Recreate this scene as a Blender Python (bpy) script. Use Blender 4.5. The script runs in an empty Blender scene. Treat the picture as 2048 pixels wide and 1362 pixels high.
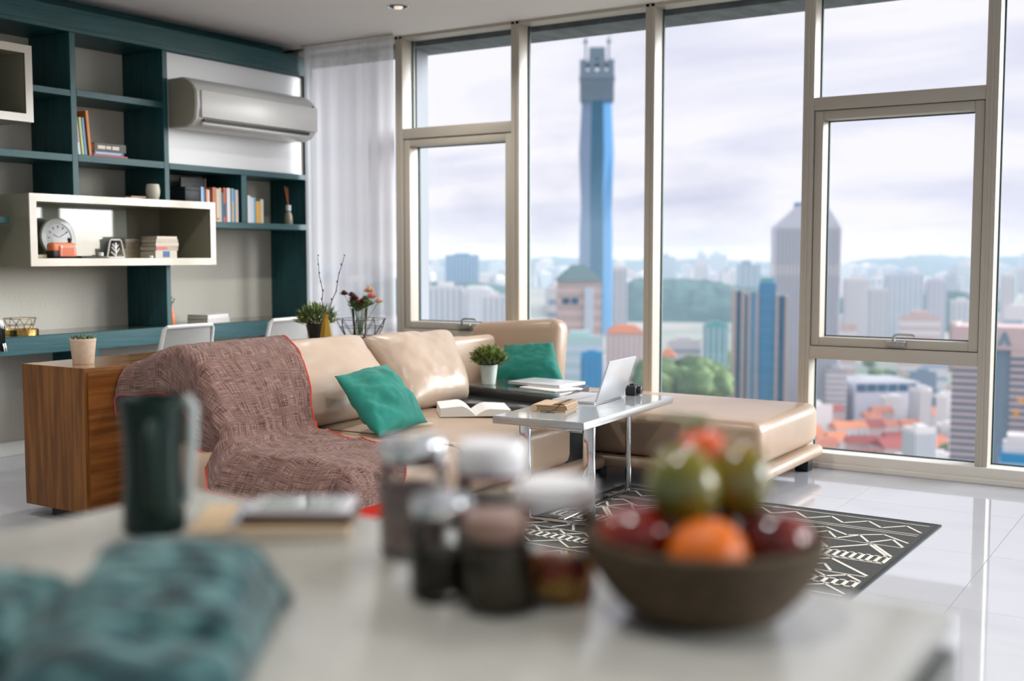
import bpy, bmesh, math, random
from mathutils import Vector, Matrix, noise
R = math.radians
scene = bpy.context.scene
COL = scene.collection

# ------------------------------------------------------------------ camera
cam_d = bpy.data.cameras.new('camera')
cam = bpy.data.objects.new('camera', cam_d)
COL.objects.link(cam)
cam.location = (0, 0, 1.25)
cam.rotation_euler = (R(90 - 4.298), 0, R(32.4))
cam_d.sensor_width = 36.0
cam_d.lens = 39.76
cam_d.clip_start = 0.05
cam_d.clip_end = 30000
cam_d.dof.use_dof = True
cam_d.dof.focus_distance = 5.1
cam_d.dof.aperture_fstop = 1.7
scene.camera = cam

# ------------------------------------------------------------------ world: bright overcast sky with soft cloud layers
world = bpy.data.worlds.new('overcast_sky')
scene.world = world
world.use_nodes = True
wn = world.node_tree
wn.nodes.clear()
def wnode(t, **kw):
    n = wn.nodes.new(t)
    for k, v in kw.items():
        setattr(n, k, v)
    return n
def wl(a, b):
    wn.links.new(a, b)
tc = wnode('ShaderNodeTexCoord')
sep = wnode('ShaderNodeSeparateXYZ')
wl(tc.outputs['Generated'], sep.inputs[0])
zz = wnode('ShaderNodeMath', operation='MAXIMUM'); zz.inputs[1].default_value = 0.0
wl(sep.outputs['Z'], zz.inputs[0])
za = wnode('ShaderNodeMath', operation='ADD'); za.inputs[1].default_value = 0.16
wl(zz.outputs[0], za.inputs[0])
dx = wnode('ShaderNodeMath', operation='DIVIDE'); wl(sep.outputs['X'], dx.inputs[0]); wl(za.outputs[0], dx.inputs[1])
dy = wnode('ShaderNodeMath', operation='DIVIDE'); wl(sep.outputs['Y'], dy.inputs[0]); wl(za.outputs[0], dy.inputs[1])
cb = wnode('ShaderNodeCombineXYZ'); wl(dx.outputs[0], cb.inputs[0]); wl(dy.outputs[0], cb.inputs[1])
mp = wnode('ShaderNodeMapping'); mp.inputs['Scale'].default_value = (0.9, 1.5, 1); mp.inputs['Rotation'].default_value = (0, 0, R(28)); mp.inputs['Location'].default_value = (3.7, 1.2, 0)
wl(cb.outputs[0], mp.inputs[0])
n1 = wnode('ShaderNodeTexNoise'); n1.inputs['Scale'].default_value = 0.75; n1.inputs['Detail'].default_value = 7; n1.inputs['Roughness'].default_value = 0.55; n1.inputs['Distortion'].default_value = 0.5
wl(mp.outputs[0], n1.inputs['Vector'])
r1 = wnode('ShaderNodeValToRGB')
r1.color_ramp.elements[0].position = 0.33; r1.color_ramp.elements[0].color = (0.66, 0.67, 0.84, 1)
r1.color_ramp.elements[1].position = 0.54; r1.color_ramp.elements[1].color = (0.93, 0.905, 0.97, 1)
wl(n1.outputs['Fac'], r1.inputs[0])
# lumpy low clouds close to the horizon
mp2 = wnode('ShaderNodeMapping'); mp2.inputs['Scale'].default_value = (5.5, 5.5, 15); mp2.inputs['Location'].default_value = (1.3, 0.4, 2.25)
wl(tc.outputs['Generated'], mp2.inputs[0])
n2 = wnode('ShaderNodeTexNoise'); n2.inputs['Scale'].default_value = 1.0; n2.inputs['Detail'].default_value = 6; n2.inputs['Roughness'].default_value = 0.55
wl(mp2.outputs[0], n2.inputs['Vector'])
r2 = wnode('ShaderNodeValToRGB')
r2.color_ramp.elements[0].position = 0.50; r2.color_ramp.elements[0].color = (1, 1, 1, 1)
r2.color_ramp.elements[1].position = 0.70; r2.color_ramp.elements[1].color = (0.60, 0.63, 0.75, 1)
wl(n2.outputs['Fac'], r2.inputs[0])
band = wnode('ShaderNodeMapRange'); band.inputs['From Min'].default_value = 0.14; band.inputs['From Max'].default_value = 0.04
wl(sep.outputs['Z'], band.inputs['Value'])
mul = wnode('ShaderNodeMix', data_type='RGBA', blend_type='MULTIPLY')
wl(band.outputs[0], mul.inputs['Factor']); wl(r1.outputs[0], mul.inputs['A']); wl(r2.outputs[0], mul.inputs['B'])
hor = wnode('ShaderNodeMapRange'); hor.inputs['From Min'].default_value = 0.10; hor.inputs['From Max'].default_value = 0.0; hor.inputs['To Max'].default_value = 0.55
wl(sep.outputs['Z'], hor.inputs['Value'])
hm = wnode('ShaderNodeMix', data_type='RGBA'); hm.inputs['B'].default_value = (0.90, 0.87, 0.93, 1)
wl(hor.outputs[0], hm.inputs['Factor']); wl(mul.outputs['Result'], hm.inputs['A'])
bg = wnode('ShaderNodeBackground'); bg.inputs['Strength'].default_value = 0.88
wl(hm.outputs['Result'], bg.inputs['Color'])
wo = wnode('ShaderNodeOutputWorld'); wl(bg.outputs[0], wo.inputs['Surface'])

# hazy sun behind the clouds, off to the right of the view: a very wide, soft source
sun_d = bpy.data.lights.new('hazy_sun', 'SUN')
sun_d.energy = 9.0
sun_d.angle = R(50)
sun_d.color = (0.95, 0.975, 1.0)
sun = bpy.data.objects.new('hazy_sun', sun_d)
COL.objects.link(sun)
sun.location = (60, 55, 30)
sun.rotation_euler = Vector((math.sin(R(48)) * math.cos(R(15)), math.cos(R(48)) * math.cos(R(15)), math.sin(R(15)))).to_track_quat('Z', 'Y').to_euler()

vs = scene.view_settings
vs.view_transform = 'Standard'
vs.look = 'None'
vs.gamma = 1.0
vs.use_curve_mapping = False
vs.exposure = 0.32
cy = scene.cycles
cy.max_bounces = 6
cy.diffuse_bounces = 3
cy.glossy_bounces = 3
cy.transmission_bounces = 4
cy.transparent_max_bounces = 10
cy.volume_bounces = 0
cy.caustics_reflective = False
cy.caustics_refractive = False
cy.sample_clamp_indirect = 6.0
cy.use_denoising = True
cy.use_adaptive_sampling = True
cy.adaptive_threshold = 0.03
cy.adaptive_min_samples = 16

# ------------------------------------------------------------------ materials
def lin(c):
    def f(v):
        v /= 255.0
        return v / 12.92 if v <= 0.04045 else ((v + 0.055) / 1.055) ** 2.4
    return tuple(f(v) for v in c)
MATS = {}
def pm(name, col, rough=0.5, metal=0.0, spec=0.5, var=None, scale=(8, 8, 8), detail=5, bump=0.0, bscale=None, coat=0.0, sheen=0.0, trans=0.0, ior=1.45, alpha=1.0, emis=None, wave=None, lo=0.35, hi=0.65, coord='Object'):
    """principled material; col/var are linear albedos mixed by stretched noise, bump adds fine relief"""
    m = bpy.data.materials.new(name)
    m.use_nodes = True
    nt = m.node_tree
    b = nt.nodes['Principled BSDF']
    b.inputs['Base Color'].default_value = (*col, 1)
    b.inputs['Roughness'].default_value = rough
    b.inputs['Metallic'].default_value = metal
    b.inputs['Specular IOR Level'].default_value = spec
    b.inputs['Coat Weight'].default_value = coat
    b.inputs['Coat Roughness'].default_value = 0.12
    b.inputs['Sheen Weight'].default_value = sheen
    b.inputs['Transmission Weight'].default_value = trans
    b.inputs['IOR'].default_value = ior
    b.inputs['Alpha'].default_value = alpha
    if emis:
        b.inputs['Emission Color'].default_value = (*emis[0], 1)
        b.inputs['Emission Strength'].default_value = emis[1]
    if var is not None or bump:
        t = nt.nodes.new('ShaderNodeTexCoord')
        mpn = nt.nodes.new('ShaderNodeMapping')
        mpn.inputs['Scale'].default_value = scale
        nt.links.new(t.outputs[coord], mpn.inputs[0])
        nz = nt.nodes.new('ShaderNodeTexNoise')
        nz.inputs['Scale'].default_value = 1.0
        nz.inputs['Detail'].default_value = detail
        nt.links.new(mpn.outputs[0], nz.inputs['Vector'])
        if var is not None:
            rp = nt.nodes.new('ShaderNodeValToRGB')
            rp.color_ramp.elements[0].position = lo; rp.color_ramp.elements[0].color = (*col, 1)
            rp.color_ramp.elements[1].position = hi; rp.color_ramp.elements[1].color = (*var, 1)
            nt.links.new(nz.outputs['Fac'], rp.inputs[0])
            nt.links.new(rp.outputs[0], b.inputs['Base Color'])
        if bump:
            src = nz
            if bscale:
                mp3 = nt.nodes.new('ShaderNodeMapping'); mp3.inputs['Scale'].default_value = bscale
                nt.links.new(t.outputs[coord], mp3.inputs[0])
                src = nt.nodes.new('ShaderNodeTexNoise'); src.inputs['Scale'].default_value = 1.0; src.inputs['Detail'].default_value = 4
                nt.links.new(mp3.outputs[0], src.inputs['Vector'])
            bp = nt.nodes.new('ShaderNodeBump')
            bp.inputs['Strength'].default_value = bump
            bp.inputs['Distance'].default_value = 0.01
            nt.links.new(src.outputs['Fac'], bp.inputs['Height'])
            nt.links.new(bp.outputs[0], b.inputs['Normal'])
    MATS[name] = m
    return m
def pane_mat(name, tint, refl=1.0):
    """thin glazing: clear transmission with a Fresnel mirror on top"""
    m = bpy.data.materials.new(name)
    m.use_nodes = True
    nt = m.node_tree
    nt.nodes.clear()
    tr = nt.nodes.new('ShaderNodeBsdfTransparent'); tr.inputs[0].default_value = (*tint, 1)
    gl = nt.nodes.new('ShaderNodeBsdfGlossy'); gl.inputs['Roughness'].default_value = 0.0
    gl.inputs['Color'].default_value = (refl, refl, refl, 1)
    fr = nt.nodes.new('ShaderNodeFresnel'); fr.inputs[0].default_value = 1.45
    mx = nt.nodes.new('ShaderNodeMixShader')
    nt.links.new(fr.outputs[0], mx.inputs[0]); nt.links.new(tr.outputs[0], mx.inputs[1]); nt.links.new(gl.outputs[0], mx.inputs[2])
    o = nt.nodes.new('ShaderNodeOutputMaterial'); nt.links.new(mx.outputs[0], o.inputs[0])
    MATS[name] = m
    return m

# ------------------------------------------------------------------ mesh helpers
class B:
    """collects shapes in one bmesh"""
    def __init__(s):
        s.bm = bmesh.new()
    def box(s, x0, x1, y0, y1, z0, z1, bev=0.0, seg=2, rot=None, piv=None):
        vs_ = [s.bm.verts.new(p) for p in ((x0, y0, z0), (x1, y0, z0), (x1, y1, z0), (x0, y1, z0), (x0, y0, z1), (x1, y0, z1), (x1, y1, z1), (x0, y1, z1))]
        fs = [s.bm.faces.new([vs_[i] for i in f]) for f in ((3, 2, 1, 0), (4, 5, 6, 7), (0, 1, 5, 4), (1, 2, 6, 5), (2, 3, 7, 6), (3, 0, 4, 7))]
        if bev:
            es = list({e for f in fs for e in f.edges})
            r = bmesh.ops.bevel(s.bm, geom=es, offset=bev, segments=seg, affect='EDGES', profile=0.5)
            vs_ = list({v for f in r['faces'] for v in f.verts} | {v for v in vs_ if v.is_valid})
        if rot is not None:
            bmesh.ops.rotate(s.bm, verts=vs_, cent=piv or ((x0 + x1) / 2, (y0 + y1) / 2, (z0 + z1) / 2), matrix=rot)
        return vs_
    def lathe(s, prof, seg=32, c=(0, 0, 0), cap0=True, cap1=True, sx=1.0, sy=1.0, axis='Z'):
        rings = []
        for r, z in prof:
            ring = []
            for i in range(seg):
                a = 2 * math.pi * i / seg
                p = (r * math.cos(a) * sx, r * math.sin(a) * sy, z)
                if axis == 'X':
                    p = (p[2], p[0], p[1])
                elif axis == 'Y':
                    p = (p[0], p[2], p[1])
                ring.append(s.bm.verts.new((c[0] + p[0], c[1] + p[1], c[2] + p[2])))
            rings.append(ring)
        for a, b in zip(rings, rings[1:]):
            for i in range(seg):
                j = (i + 1) % seg
                s.bm.faces.new((a[i], a[j], b[j], b[i]))
        if cap0: s.bm.faces.new(rings[0][::-1])
        if cap1: s.bm.faces.new(rings[-1])
        return rings
    def tube(s, pts, r, seg=8, closed=False):
        pts = [Vector(p) for p in pts]
        n = len(pts)
        rs = r if isinstance(r, (list, tuple)) else [r] * n
        rings = []
        up = Vector((0, 0, 1))
        prev = None
        for i, p in enumerate(pts):
            if closed:
                d = pts[(i + 1) % n] - pts[i - 1]
            else:
                d = pts[min(i + 1, n - 1)] - pts[max(i - 1, 0)]
            d.normalize()
            if prev is None:
                a = up if abs(d.z) < 0.95 else Vector((1, 0, 0))
                u = d.cross(a).normalized()
            else:
                u = (prev - d * prev.dot(d)).normalized()
            prev = u
            v = d.cross(u)
            rings.append([s.bm.verts.new(p + (u * math.cos(2 * math.pi * k / seg) + v * math.sin(2 * math.pi * k / seg)) * rs[i]) for k in range(seg)])
        m = n if closed else n - 1
        for i in range(m):
            a, b = rings[i], rings[(i + 1) % n]
            for k in range(seg):
                j = (k + 1) % seg
                s.bm.faces.new((a[k], b[k], b[j], a[j]))
        if not closed:
            s.bm.faces.new(rings[0]); s.bm.faces.new(rings[-1][::-1])
        return rings
    def prism(s, poly, h0, h1, axis='Z', bev=0.0):
        """poly in the two other axes, extruded along axis"""
        def P3(a, b, h):
            return {'Z': (a, b, h), 'Y': (a, h, b), 'X': (h, a, b)}[axis]
        lo_ = [s.bm.verts.new(P3(a, b, h0)) for a, b in poly]
        hi_ = [s.bm.verts.new(P3(a, b, h1)) for a, b in poly]
        n = len(poly)
        fs = [s.bm.faces.new(lo_[::-1]), s.bm.faces.new(hi_)]
        for i in range(n):
            fs.append(s.bm.faces.new((lo_[i], lo_[(i + 1) % n], hi_[(i + 1) % n], hi_[i])))
        if bev:
            es = list({e for f in fs[:2] for e in f.edges})
            bmesh.ops.bevel(s.bm, geom=es, offset=bev, segments=2, affect='EDGES', profile=0.5)
    def quad(s, a, b, c, d):
        s.bm.faces.new([s.bm.verts.new(p) for p in (a, b, c, d)])
    def grid(s, fn, nu, nv, closeu=False):
        g = [[s.bm.verts.new(fn(i / nu if closeu else i / (nu - 1), j / (nv - 1))) for i in range(nu)] for j in range(nv)]
        for j in range(nv - 1):
            for i in range(nu if closeu else nu - 1):
                k = (i + 1) % nu
                s.bm.faces.new((g[j][i], g[j][k], g[j + 1][k], g[j + 1][i]))
        return g
    def ball(s, c, r, sub=3, fn=None):
        m = bmesh.ops.create_icosphere(s.bm, subdivisions=sub, radius=1.0)
        rr = r if isinstance(r, (list, tuple)) else (r, r, r)
        for v in m['verts']:
            k = fn(v.co) if fn else 1.0
            v.co = Vector((c[0] + v.co.x * rr[0] * k, c[1] + v.co.y * rr[1] * k, c[2] + v.co.z * rr[2] * k))
        return m['verts']
    def xf(s, M):
        bmesh.ops.transform(s.bm, matrix=M, verts=s.bm.verts)
        return s
    def mesh(s, name, smooth=False, fixn=True):
        if fixn:
            bmesh.ops.recalc_face_normals(s.bm, faces=s.bm.faces)
        me = bpy.data.meshes.new(name)
        s.bm.to_mesh(me); s.bm.free()
        if smooth:
            me.shade_smooth() if hasattr(me, 'shade_smooth') else None
            for p in me.polygons: p.use_smooth = True
        return me
def link(name, me, mat, parent=None):
    if mat is not None and len(me.materials) == 0:
        me.materials.append(mat)
    o = bpy.data.objects.new(name, me)
    COL.objects.link(o)
    if parent is not None:
        o.parent = parent
    return o
def auto(o, ang=35):
    """smooth shading that keeps hard edges"""
    me = o.data
    bm = bmesh.new(); bm.from_mesh(me)
    for e in bm.edges:
        e.smooth = not (len(e.link_faces) == 2 and e.calc_face_angle(0) > R(ang))
    for f in bm.faces: f.smooth = True
    bm.to_mesh(me); bm.free()
    return o
def part(name, b, mat, parent, smooth=None, ang=35, label=None, world=True):
    """a part given in world coordinates (default) or in its thing's own frame"""
    if world and parent is not None:
        b.xf(wm(parent).inverted())
    o = link(name, b.mesh(name), mat, parent)
    if smooth is None or smooth:
        auto(o, ang)
    if label: o['label'] = label
    return o
def wm(o):
    m = o.matrix_basis.copy()
    return wm(o.parent) @ m if o.parent else m
def tag(o, label, cat, group=None):
    o['label'] = label; o['category'] = cat
    if group: o['group'] = group
    return o
def thing(name, label, cat, loc, rz=0.0, group=None):
    o = bpy.data.objects.new(name, None)
    COL.objects.link(o)
    o.empty_display_size = 0.05
    o.location = loc; o.rotation_euler = (0, 0, rz)
    return tag(o, label, cat, group)
def single(name, b, mat, loc, label, cat, group=None, smooth=True, ang=35, world=True):
    """a thing that is one mesh; given in world coordinates unless world=False"""
    if world:
        b.xf(Matrix.Translation(-Vector(loc)))
    o = link(name, b.mesh(name), mat)
    o.location = loc
    if smooth: auto(o, ang)
    return tag(o, label, cat, group)
def struct(name, b, mat, parent=None, smooth=False):
    o = link(name, b.mesh(name), mat, parent)
    if smooth: auto(o)
    if parent is None: o['kind'] = 'structure'
    return o
def dup(o, parent=None, loc=None):
    c = o.copy(); COL.objects.link(c)
    if parent is not None: c.parent = parent
    if loc is not None: c.location = loc
    return c
def fbm(p, s=1.0, o=3):
    return noise.fractal(Vector(p) * s, 1.0, 2.0, o)
def pillow(c00, c10, c11, c01, t, n=28, pinch=0.06, wr=0.0, ws=6.0, seed=0.0, pw=2.6):
    """soft cushion spanned by four corners; t = full thickness"""
    c00, c10, c11, c01 = (Vector(c) for c in (c00, c10, c11, c01))
    nrm = (c10 - c00).cross(c01 - c00).normalized()
    b = B()
    def base(u, v):
        uu = u * 2 - 1; vv = v * 2 - 1
        # edges bow inward between the corners
        iu = uu * (1 - pinch * (1 - vv * vv)); iv = vv * (1 - pinch * (1 - uu * uu))
        u2 = (iu + 1) / 2; v2 = (iv + 1) / 2
        p = c00 * (1 - u2) * (1 - v2) + c10 * u2 * (1 - v2) + c11 * u2 * v2 + c01 * (1 - u2) * v2
        h = (max(0.0, 1 - abs(uu) ** pw) * max(0.0, 1 - abs(vv) ** pw)) ** 0.5
        return p, h
    def side(sg):
        def f(u, v):
            p, h = base(u, v)
            w = wr * fbm((p.x + seed, p.y + seed, p.z), ws, 4) * min(1.0, h * 2)
            return p + nrm * sg * (h * t / 2 + w)
        return f
    b.grid(side(1), n, n); b.grid(side(-1), n, n)
    bmesh.ops.remove_doubles(b.bm, verts=b.bm.verts, dist=1e-5)
    return b

# ------------------------------------------------------------------ room materials
M_wall = pm('white_plaster', (0.76, 0.75, 0.74), 0.8, bump=0.03, scale=(40, 40, 40))
M_ceil = pm('ceiling_paint', (0.80, 0.78, 0.76), 0.75)
M_tile = pm('polished_marble', (0.46, 0.47, 0.51), 0.05, spec=1.0, var=(0.38, 0.39, 0.43), scale=(0.9, 2.2, 1), detail=9, lo=0.5, hi=0.75, coord='Object')
M_grout = pm('grout', (0.45, 0.45, 0.45), 0.8)
M_frame = pm('window_frame_paint', (0.47, 0.43, 0.365), 0.38)
M_gasket = pm('black_gasket', (0.02, 0.06, 0.07), 0.6)
M_sill = pm('window_sill_paint', (0.70, 0.67, 0.62), 0.4)
M_pane = pane_mat('clear_pane', (0.97, 0.985, 0.985), 0.6)
M_conc = pm('facade_concrete', (0.22, 0.24, 0.25), 0.85, var=(0.14, 0.16, 0.17), scale=(9, 3, 14))
M_fin = pm('facade_fin', (0.26, 0.28, 0.31), 0.7)
M_steel = pm('brushed_handle_steel', (0.42, 0.42, 0.40), 0.35, metal=0.8)
M_base = pm('baseboard_paint', (0.70, 0.71, 0.70), 0.5)

YW = 6.60          # inner face of the window wall
ZC = 2.835         # ceiling

# floor: polished stone slabs in a thin grout grid
b = B(); b.box(-6.8, 3.7, -4.2, 6.9, -0.20, -0.004)
floor = struct('floor', b, M_grout)
TS = 0.80
tile_me = None
for ix in range(13):
    for iy in range(11):
        x0 = -6.40 + ix * TS
        y0 = YW - 0.02 - (iy + 1) * TS
        if tile_me is None:
            b = B(); b.box(0.0008, TS - 0.0008, 0.0008, TS - 0.0008, -0.0045, 0.0, bev=0.0006, seg=1)
            tile_me = b.mesh('floor_tile'); tile_me.materials.append(M_tile)
        if x0 > 3.4: continue
        t = bpy.data.objects.new('floor_tile', tile_me); COL.objects.link(t)
        t.parent = floor; t.location = (x0, y0, 0)

# ceiling, ending in a shadow gap over the bookcase
b = B(); b.box(-6.19, 3.6, -4.1, YW - 0.0, ZC, ZC + 0.12)
ceiling = struct('ceiling', b, M_ceil)
b = B(); b.box(-6.6, -6.19, -4.1, YW, ZC + 0.15, ZC + 0.27)
struct('ceiling_recess', b, M_ceil)
b = B(); b.box(-6.60, -6.42, -4.1, YW + 0.1, 0, ZC + 0.15)
struct('wall_left', b, M_wall)
b = B(); b.box(-6.42, -6.402, -4.1, YW, 0.0, 0.09, bev=0.003)
b.xf(Matrix.Translation((0.012, 0, 0)))
struct('baseboard_left', b, M_base)
b = B(); b.box(-6.6, 3.6, -4.25, -4.1, 0, ZC + 0.15)
struct('wall_back', b, M_wall)

# window wall: a row of bays between aluminium mullions
XM = [-6.17, -5.165, -4.165, -3.155, -2.130, -1.124, -0.10, 0.92, 1.94, 2.96]
MW = 0.066
b = B(); b.box(-6.42, 3.6, YW - 0.02, YW + 0.16, 0.0, 0.086, bev=0.004)
b.box(-6.42, 3.6, YW - 0.055, YW - 0.02, 0.0, 0.03, bev=0.003)
struct('trim_1', b, M_sill)
b = B(); b.box(-6.42, 3.6, YW, YW + 0.14, ZC - 0.02, ZC + 0.15)
struct('trim_2', b, M_frame)
def window(n, xl, xr, sash=False, handle_x=None):
    w = bpy.data.objects.new('window_%d' % n, None); COL.objects.link(w)
    w.location = ((xl + xr) / 2, YW, 0.086); w['kind'] = 'structure'
    a, c = xl + MW / 2, xr - MW / 2        # clear opening
    g = YW + 0.125
    b = B(); b.box(xl - MW / 2, xl + MW / 2, YW, YW + 0.155, 0.086, ZC, bev=0.003)
    b.box(xl - 0.006, xl + 0.006, YW - 0.004, YW + 0.01, 0.086, ZC)
    part('mullion', b, M_frame, w)
    def pane(z0, z1, ins=0.0):
        b = B(); b.quad((a + ins, g, z0), (c - ins, g, z0), (c - ins, g, z1), (a + ins, g, z1))
        p = part('pane', b, M_pane, w, smooth=False)
        b = B()
        for (x0, x1, y0, y1) in ((a + ins, a + ins + 0.008, z0, z1), (c - ins - 0.008, c - ins, z0, z1), (a + ins, c - ins, z0, z0 + 0.006), (a + ins, c - ins, z1 - 0.006, z1)):
            b.box(x0, x1, g - 0.008, g + 0.008, y0, y1)
        part('gasket', b, M_gasket, p, smooth=False)
    if not sash:
        pane(0.086, ZC)
        return w
    for z0, z1 in ((2.095, 2.170), (0.640, 0.715)):
        b = B(); b.box(a, c, YW + 0.002, YW + 0.145, z0, z1, bev=0.003)
        part('transom', b, M_frame, w)
    pane(2.170, ZC); pane(0.086, 0.640)
    # opening sash
    s0, s1, z0, z1, f = a + 0.004, c - 0.004, 0.719, 2.091, 0.050
    b = B()
    b.box(s0, s0 + f, YW + 0.012, YW + 0.135, z0, z1, bev=0.004)
    b.box(s1 - f, s1, YW + 0.012, YW + 0.135, z0, z1, bev=0.004)
    b.box(s0 + f, s1 - f, YW + 0.014, YW + 0.133, z0, z0 + f, bev=0.004)
    b.box(s0 + f, s1 - f, YW + 0.014, YW + 0.133, z1 - f, z1, bev=0.004)
    part('sash', b, M_frame, w)
    pane(z0 + f, z1 - f, ins=0.004 + f)
    hx = handle_x
    b = B()
    b.box(hx - 0.055, hx + 0.055, YW - 0.012, YW + 0.016, 0.733, 0.763, bev=0.004)
    b.tube([(hx - 0.008, YW - 0.014, 0.755), (hx - 0.006, YW - 0.02, 0.785), (hx + 0.004, YW - 0.022, 0.800), (hx + 0.03, YW - 0.022, 0.804), (hx + 0.10, YW - 0.022, 0.802), (hx + 0.112, YW - 0.022, 0.793)], [0.011, 0.010, 0.008, 0.007, 0.007, 0.006], 8)
    part('handle', b, M_steel, w)
    return w
for i in range(len(XM) - 1):
    window(i + 1, XM[i], XM[i + 1], sash=i in (1, 4), handle_x={1: -4.590, 4: -1.600}.get(i))
b = B(); b.box(-6.42, -6.17 - MW / 2, YW, YW + 0.14, 0.086, ZC)
struct('trim_3', b, M_frame)
b = B(); b.box(2.96 - MW / 2, 3.6, YW, YW + 0.14, 0.086, ZC)
struct('trim_4', b, M_frame)
# unseen right side of the room: glazing added to let in more daylight
wr = bpy.data.objects.new('window_10', None); COL.objects.link(wr); wr['kind'] = 'structure'; wr.location = (3.5, 1.2, 0)
for k in range(9):
    y = -4.0 + k * 1.3
    b = B(); b.box(3.45, 3.58, y - MW / 2, y + MW / 2, 0.0, ZC, bev=0.003)
    part('mullion', b, M_frame, wr)
    if k < 8:
        b = B(); b.quad((3.53, y + 0.03, 0.05), (3.53, y + 1.27, 0.05), (3.53, y + 1.27, ZC), (3.53, y + 0.03, ZC))
        part('pane', b, M_pane, wr, smooth=False)
# facade: edge beam above and a fin beside the windows
b = B(); b.box(-7.2, 4.4, 6.80, 7.15, 2.79, 3.5)
struct('trim_5', b, M_conc)
b = B(); b.box(-5.295, -5.212, 6.88, 7.02, -0.5, 2.79)
struct('trim_6', b, M_fin)

# sheer curtain in front of the first bay
def curtain_mat():
    m = bpy.data.materials.new('sheer_fabric'); m.use_nodes = True
    nt = m.node_tree; nt.nodes.clear()
    d = nt.nodes.new('ShaderNodeBsdfDiffuse'); d.inputs[0].default_value = (0.62, 0.61, 0.62, 1)
    t = nt.nodes.new('ShaderNodeBsdfTranslucent'); t.inputs[0].default_value = (0.66, 0.65, 0.68, 1)
    tr = nt.nodes.new('ShaderNodeBsdfTransparent'); tr.inputs[0].default_value = (0.95, 0.95, 0.97, 1)
    m1 = nt.nodes.new('ShaderNodeMixShader'); m1.inputs[0].default_value = 0.55
    m2 = nt.nodes.new('ShaderNodeMixShader'); m2.inputs[0].default_value = 0.22
    nt.links.new(d.outputs[0], m1.inputs[1]); nt.links.new(t.outputs[0], m1.inputs[2])
    nt.links.new(m1.outputs[0], m2.inputs[1]); nt.links.new(tr.outputs[0], m2.inputs[2])
    o = nt.nodes.new('ShaderNodeOutputMaterial'); nt.links.new(m2.outputs[0], o.inputs[0])
    return m
M_sheer = curtain_mat()
cur = thing('sheer_curtain', 'white sheer curtain hanging between the bookcase and the window frame', 'curtain', (-5.6, 6.46, 0))
def cf(u, v):
    x = -5.97 + u * 0.855
    z = 0.012 + v * (ZC - 0.03)
    a = 0.011 * math.sin(u * 46 + 1.3 * math.sin(u * 9)) + 0.007 * math.sin(u * 19 + 2)
    return (x, 6.47 + a * (1.15 - 0.35 * v), z)
b = B(); b.grid(cf, 140, 12)
part('fabric', b, M_sheer, cur, smooth=True, ang=180)
b = B(); b.tube([(-5.99, 6.47, 2.822), (-5.11, 6.47, 2.822)], 0.008, 8)
part('rail', b, M_frame, cur)

# recessed ceiling spotlights
M_chrome = pm('chrome', (0.62, 0.64, 0.65), 0.08, metal=1.0)
M_black = pm('matt_black', (0.012, 0.014, 0.015), 0.5)
M_bulb = pm('lamp_glass', (0.9, 0.88, 0.8), 0.2, emis=((1.0, 0.86, 0.66), 0.5))
def downlight(x, y, label, W):
    t = thing('ceiling_spotlight', label, 'spotlight', (x, y, ZC), 0, 'recessed ceiling spotlights')
    b = B(); b.lathe([(0.060, 0.0), (0.072, -0.004), (0.076, -0.002), (0.076, 0.0)], 36, (0, 0, 0), cap0=False, cap1=False)
    b.lathe([(0.060, 0.0), (0.056, 0.006), (0.056, -0.001), (0.060, -0.001)], 36, (0, 0, -0.0), cap0=False, cap1=False)
    part('trim_ring', b, M_chrome, t, world=False)
    b = B(); b.lathe([(0.058, -0.0012), (0.02, -0.0016)], 36, (0, 0, 0), cap0=True, cap1=True)
    part('reflector_dish', b, M_black, t, world=False)
    b = B(); b.lathe([(0.030, -0.002), (0.026, -0.012), (0.012, -0.017)], 24, (0, 0, 0))
    part('bulb', b, M_bulb, t, world=False)
    l = bpy.data.lights.new('spot_beam', 'SPOT'); l.energy = W; l.color = (1.0, 0.965, 0.91)
    l.spot_size = R(150); l.spot_blend = 0.9; l.shadow_soft_size = 0.05
    lo_ = bpy.data.objects.new('spot_beam', l); COL.objects.link(lo_); lo_.parent = t; lo_.location = (0, 0, -0.03)
SPOT_W = 55.0
downlight(-4.555, 5.825, 'round chrome ceiling spotlight near the window, the only one in view', SPOT_W)
for (x, y) in ((-4.555, 4.3), (-4.555, 2.7), (-2.6, 4.3), (-2.6, 2.7), (-0.7, 4.3), (-0.7, 2.7), (-0.7, 0.6), (-2.6, 0.9), (-4.555, 0.9), (1.2, 3.2)):  # unseen spotlights added to brighten the room
    downlight(x, y, 'added ceiling spotlight out of view, lighting the room', SPOT_W)

# ------------------------------------------------------------------ bookcase wall with built-in desk
M_teal = pm('teal_stained_oak', (0.008, 0.062, 0.072), 0.42, spec=0.45, var=(0.016, 0.092, 0.106), scale=(30, 3, 60), detail=6, bump=0.12, bscale=(40, 4, 160))
M_teal_v = pm('teal_stained_oak_upright', (0.008, 0.062, 0.072), 0.42, spec=0.45, var=(0.016, 0.092, 0.106), scale=(40, 40, 3), detail=6)
M_backp = pm('woven_wall_panel', (0.56, 0.535, 0.46), 0.62, var=(0.63, 0.60, 0.52), scale=(60, 60, 220), detail=3, bump=0.08)
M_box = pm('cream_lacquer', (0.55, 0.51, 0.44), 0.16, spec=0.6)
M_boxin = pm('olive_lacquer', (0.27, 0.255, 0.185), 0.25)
M_white = pm('white_lacquer', (0.83, 0.84, 0.85), 0.35)
M_desk = pm('glossy_desk_top', (0.045, 0.060, 0.052), 0.06, spec=0.7)
M_plastic = pm('white_plastic', (0.64, 0.635, 0.62), 0.32)
M_acgrey = pm('shaded_grey_plastic', (0.36, 0.35, 0.27), 0.35)  # end cap's shade is put into this darker copy of the plastic
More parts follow.
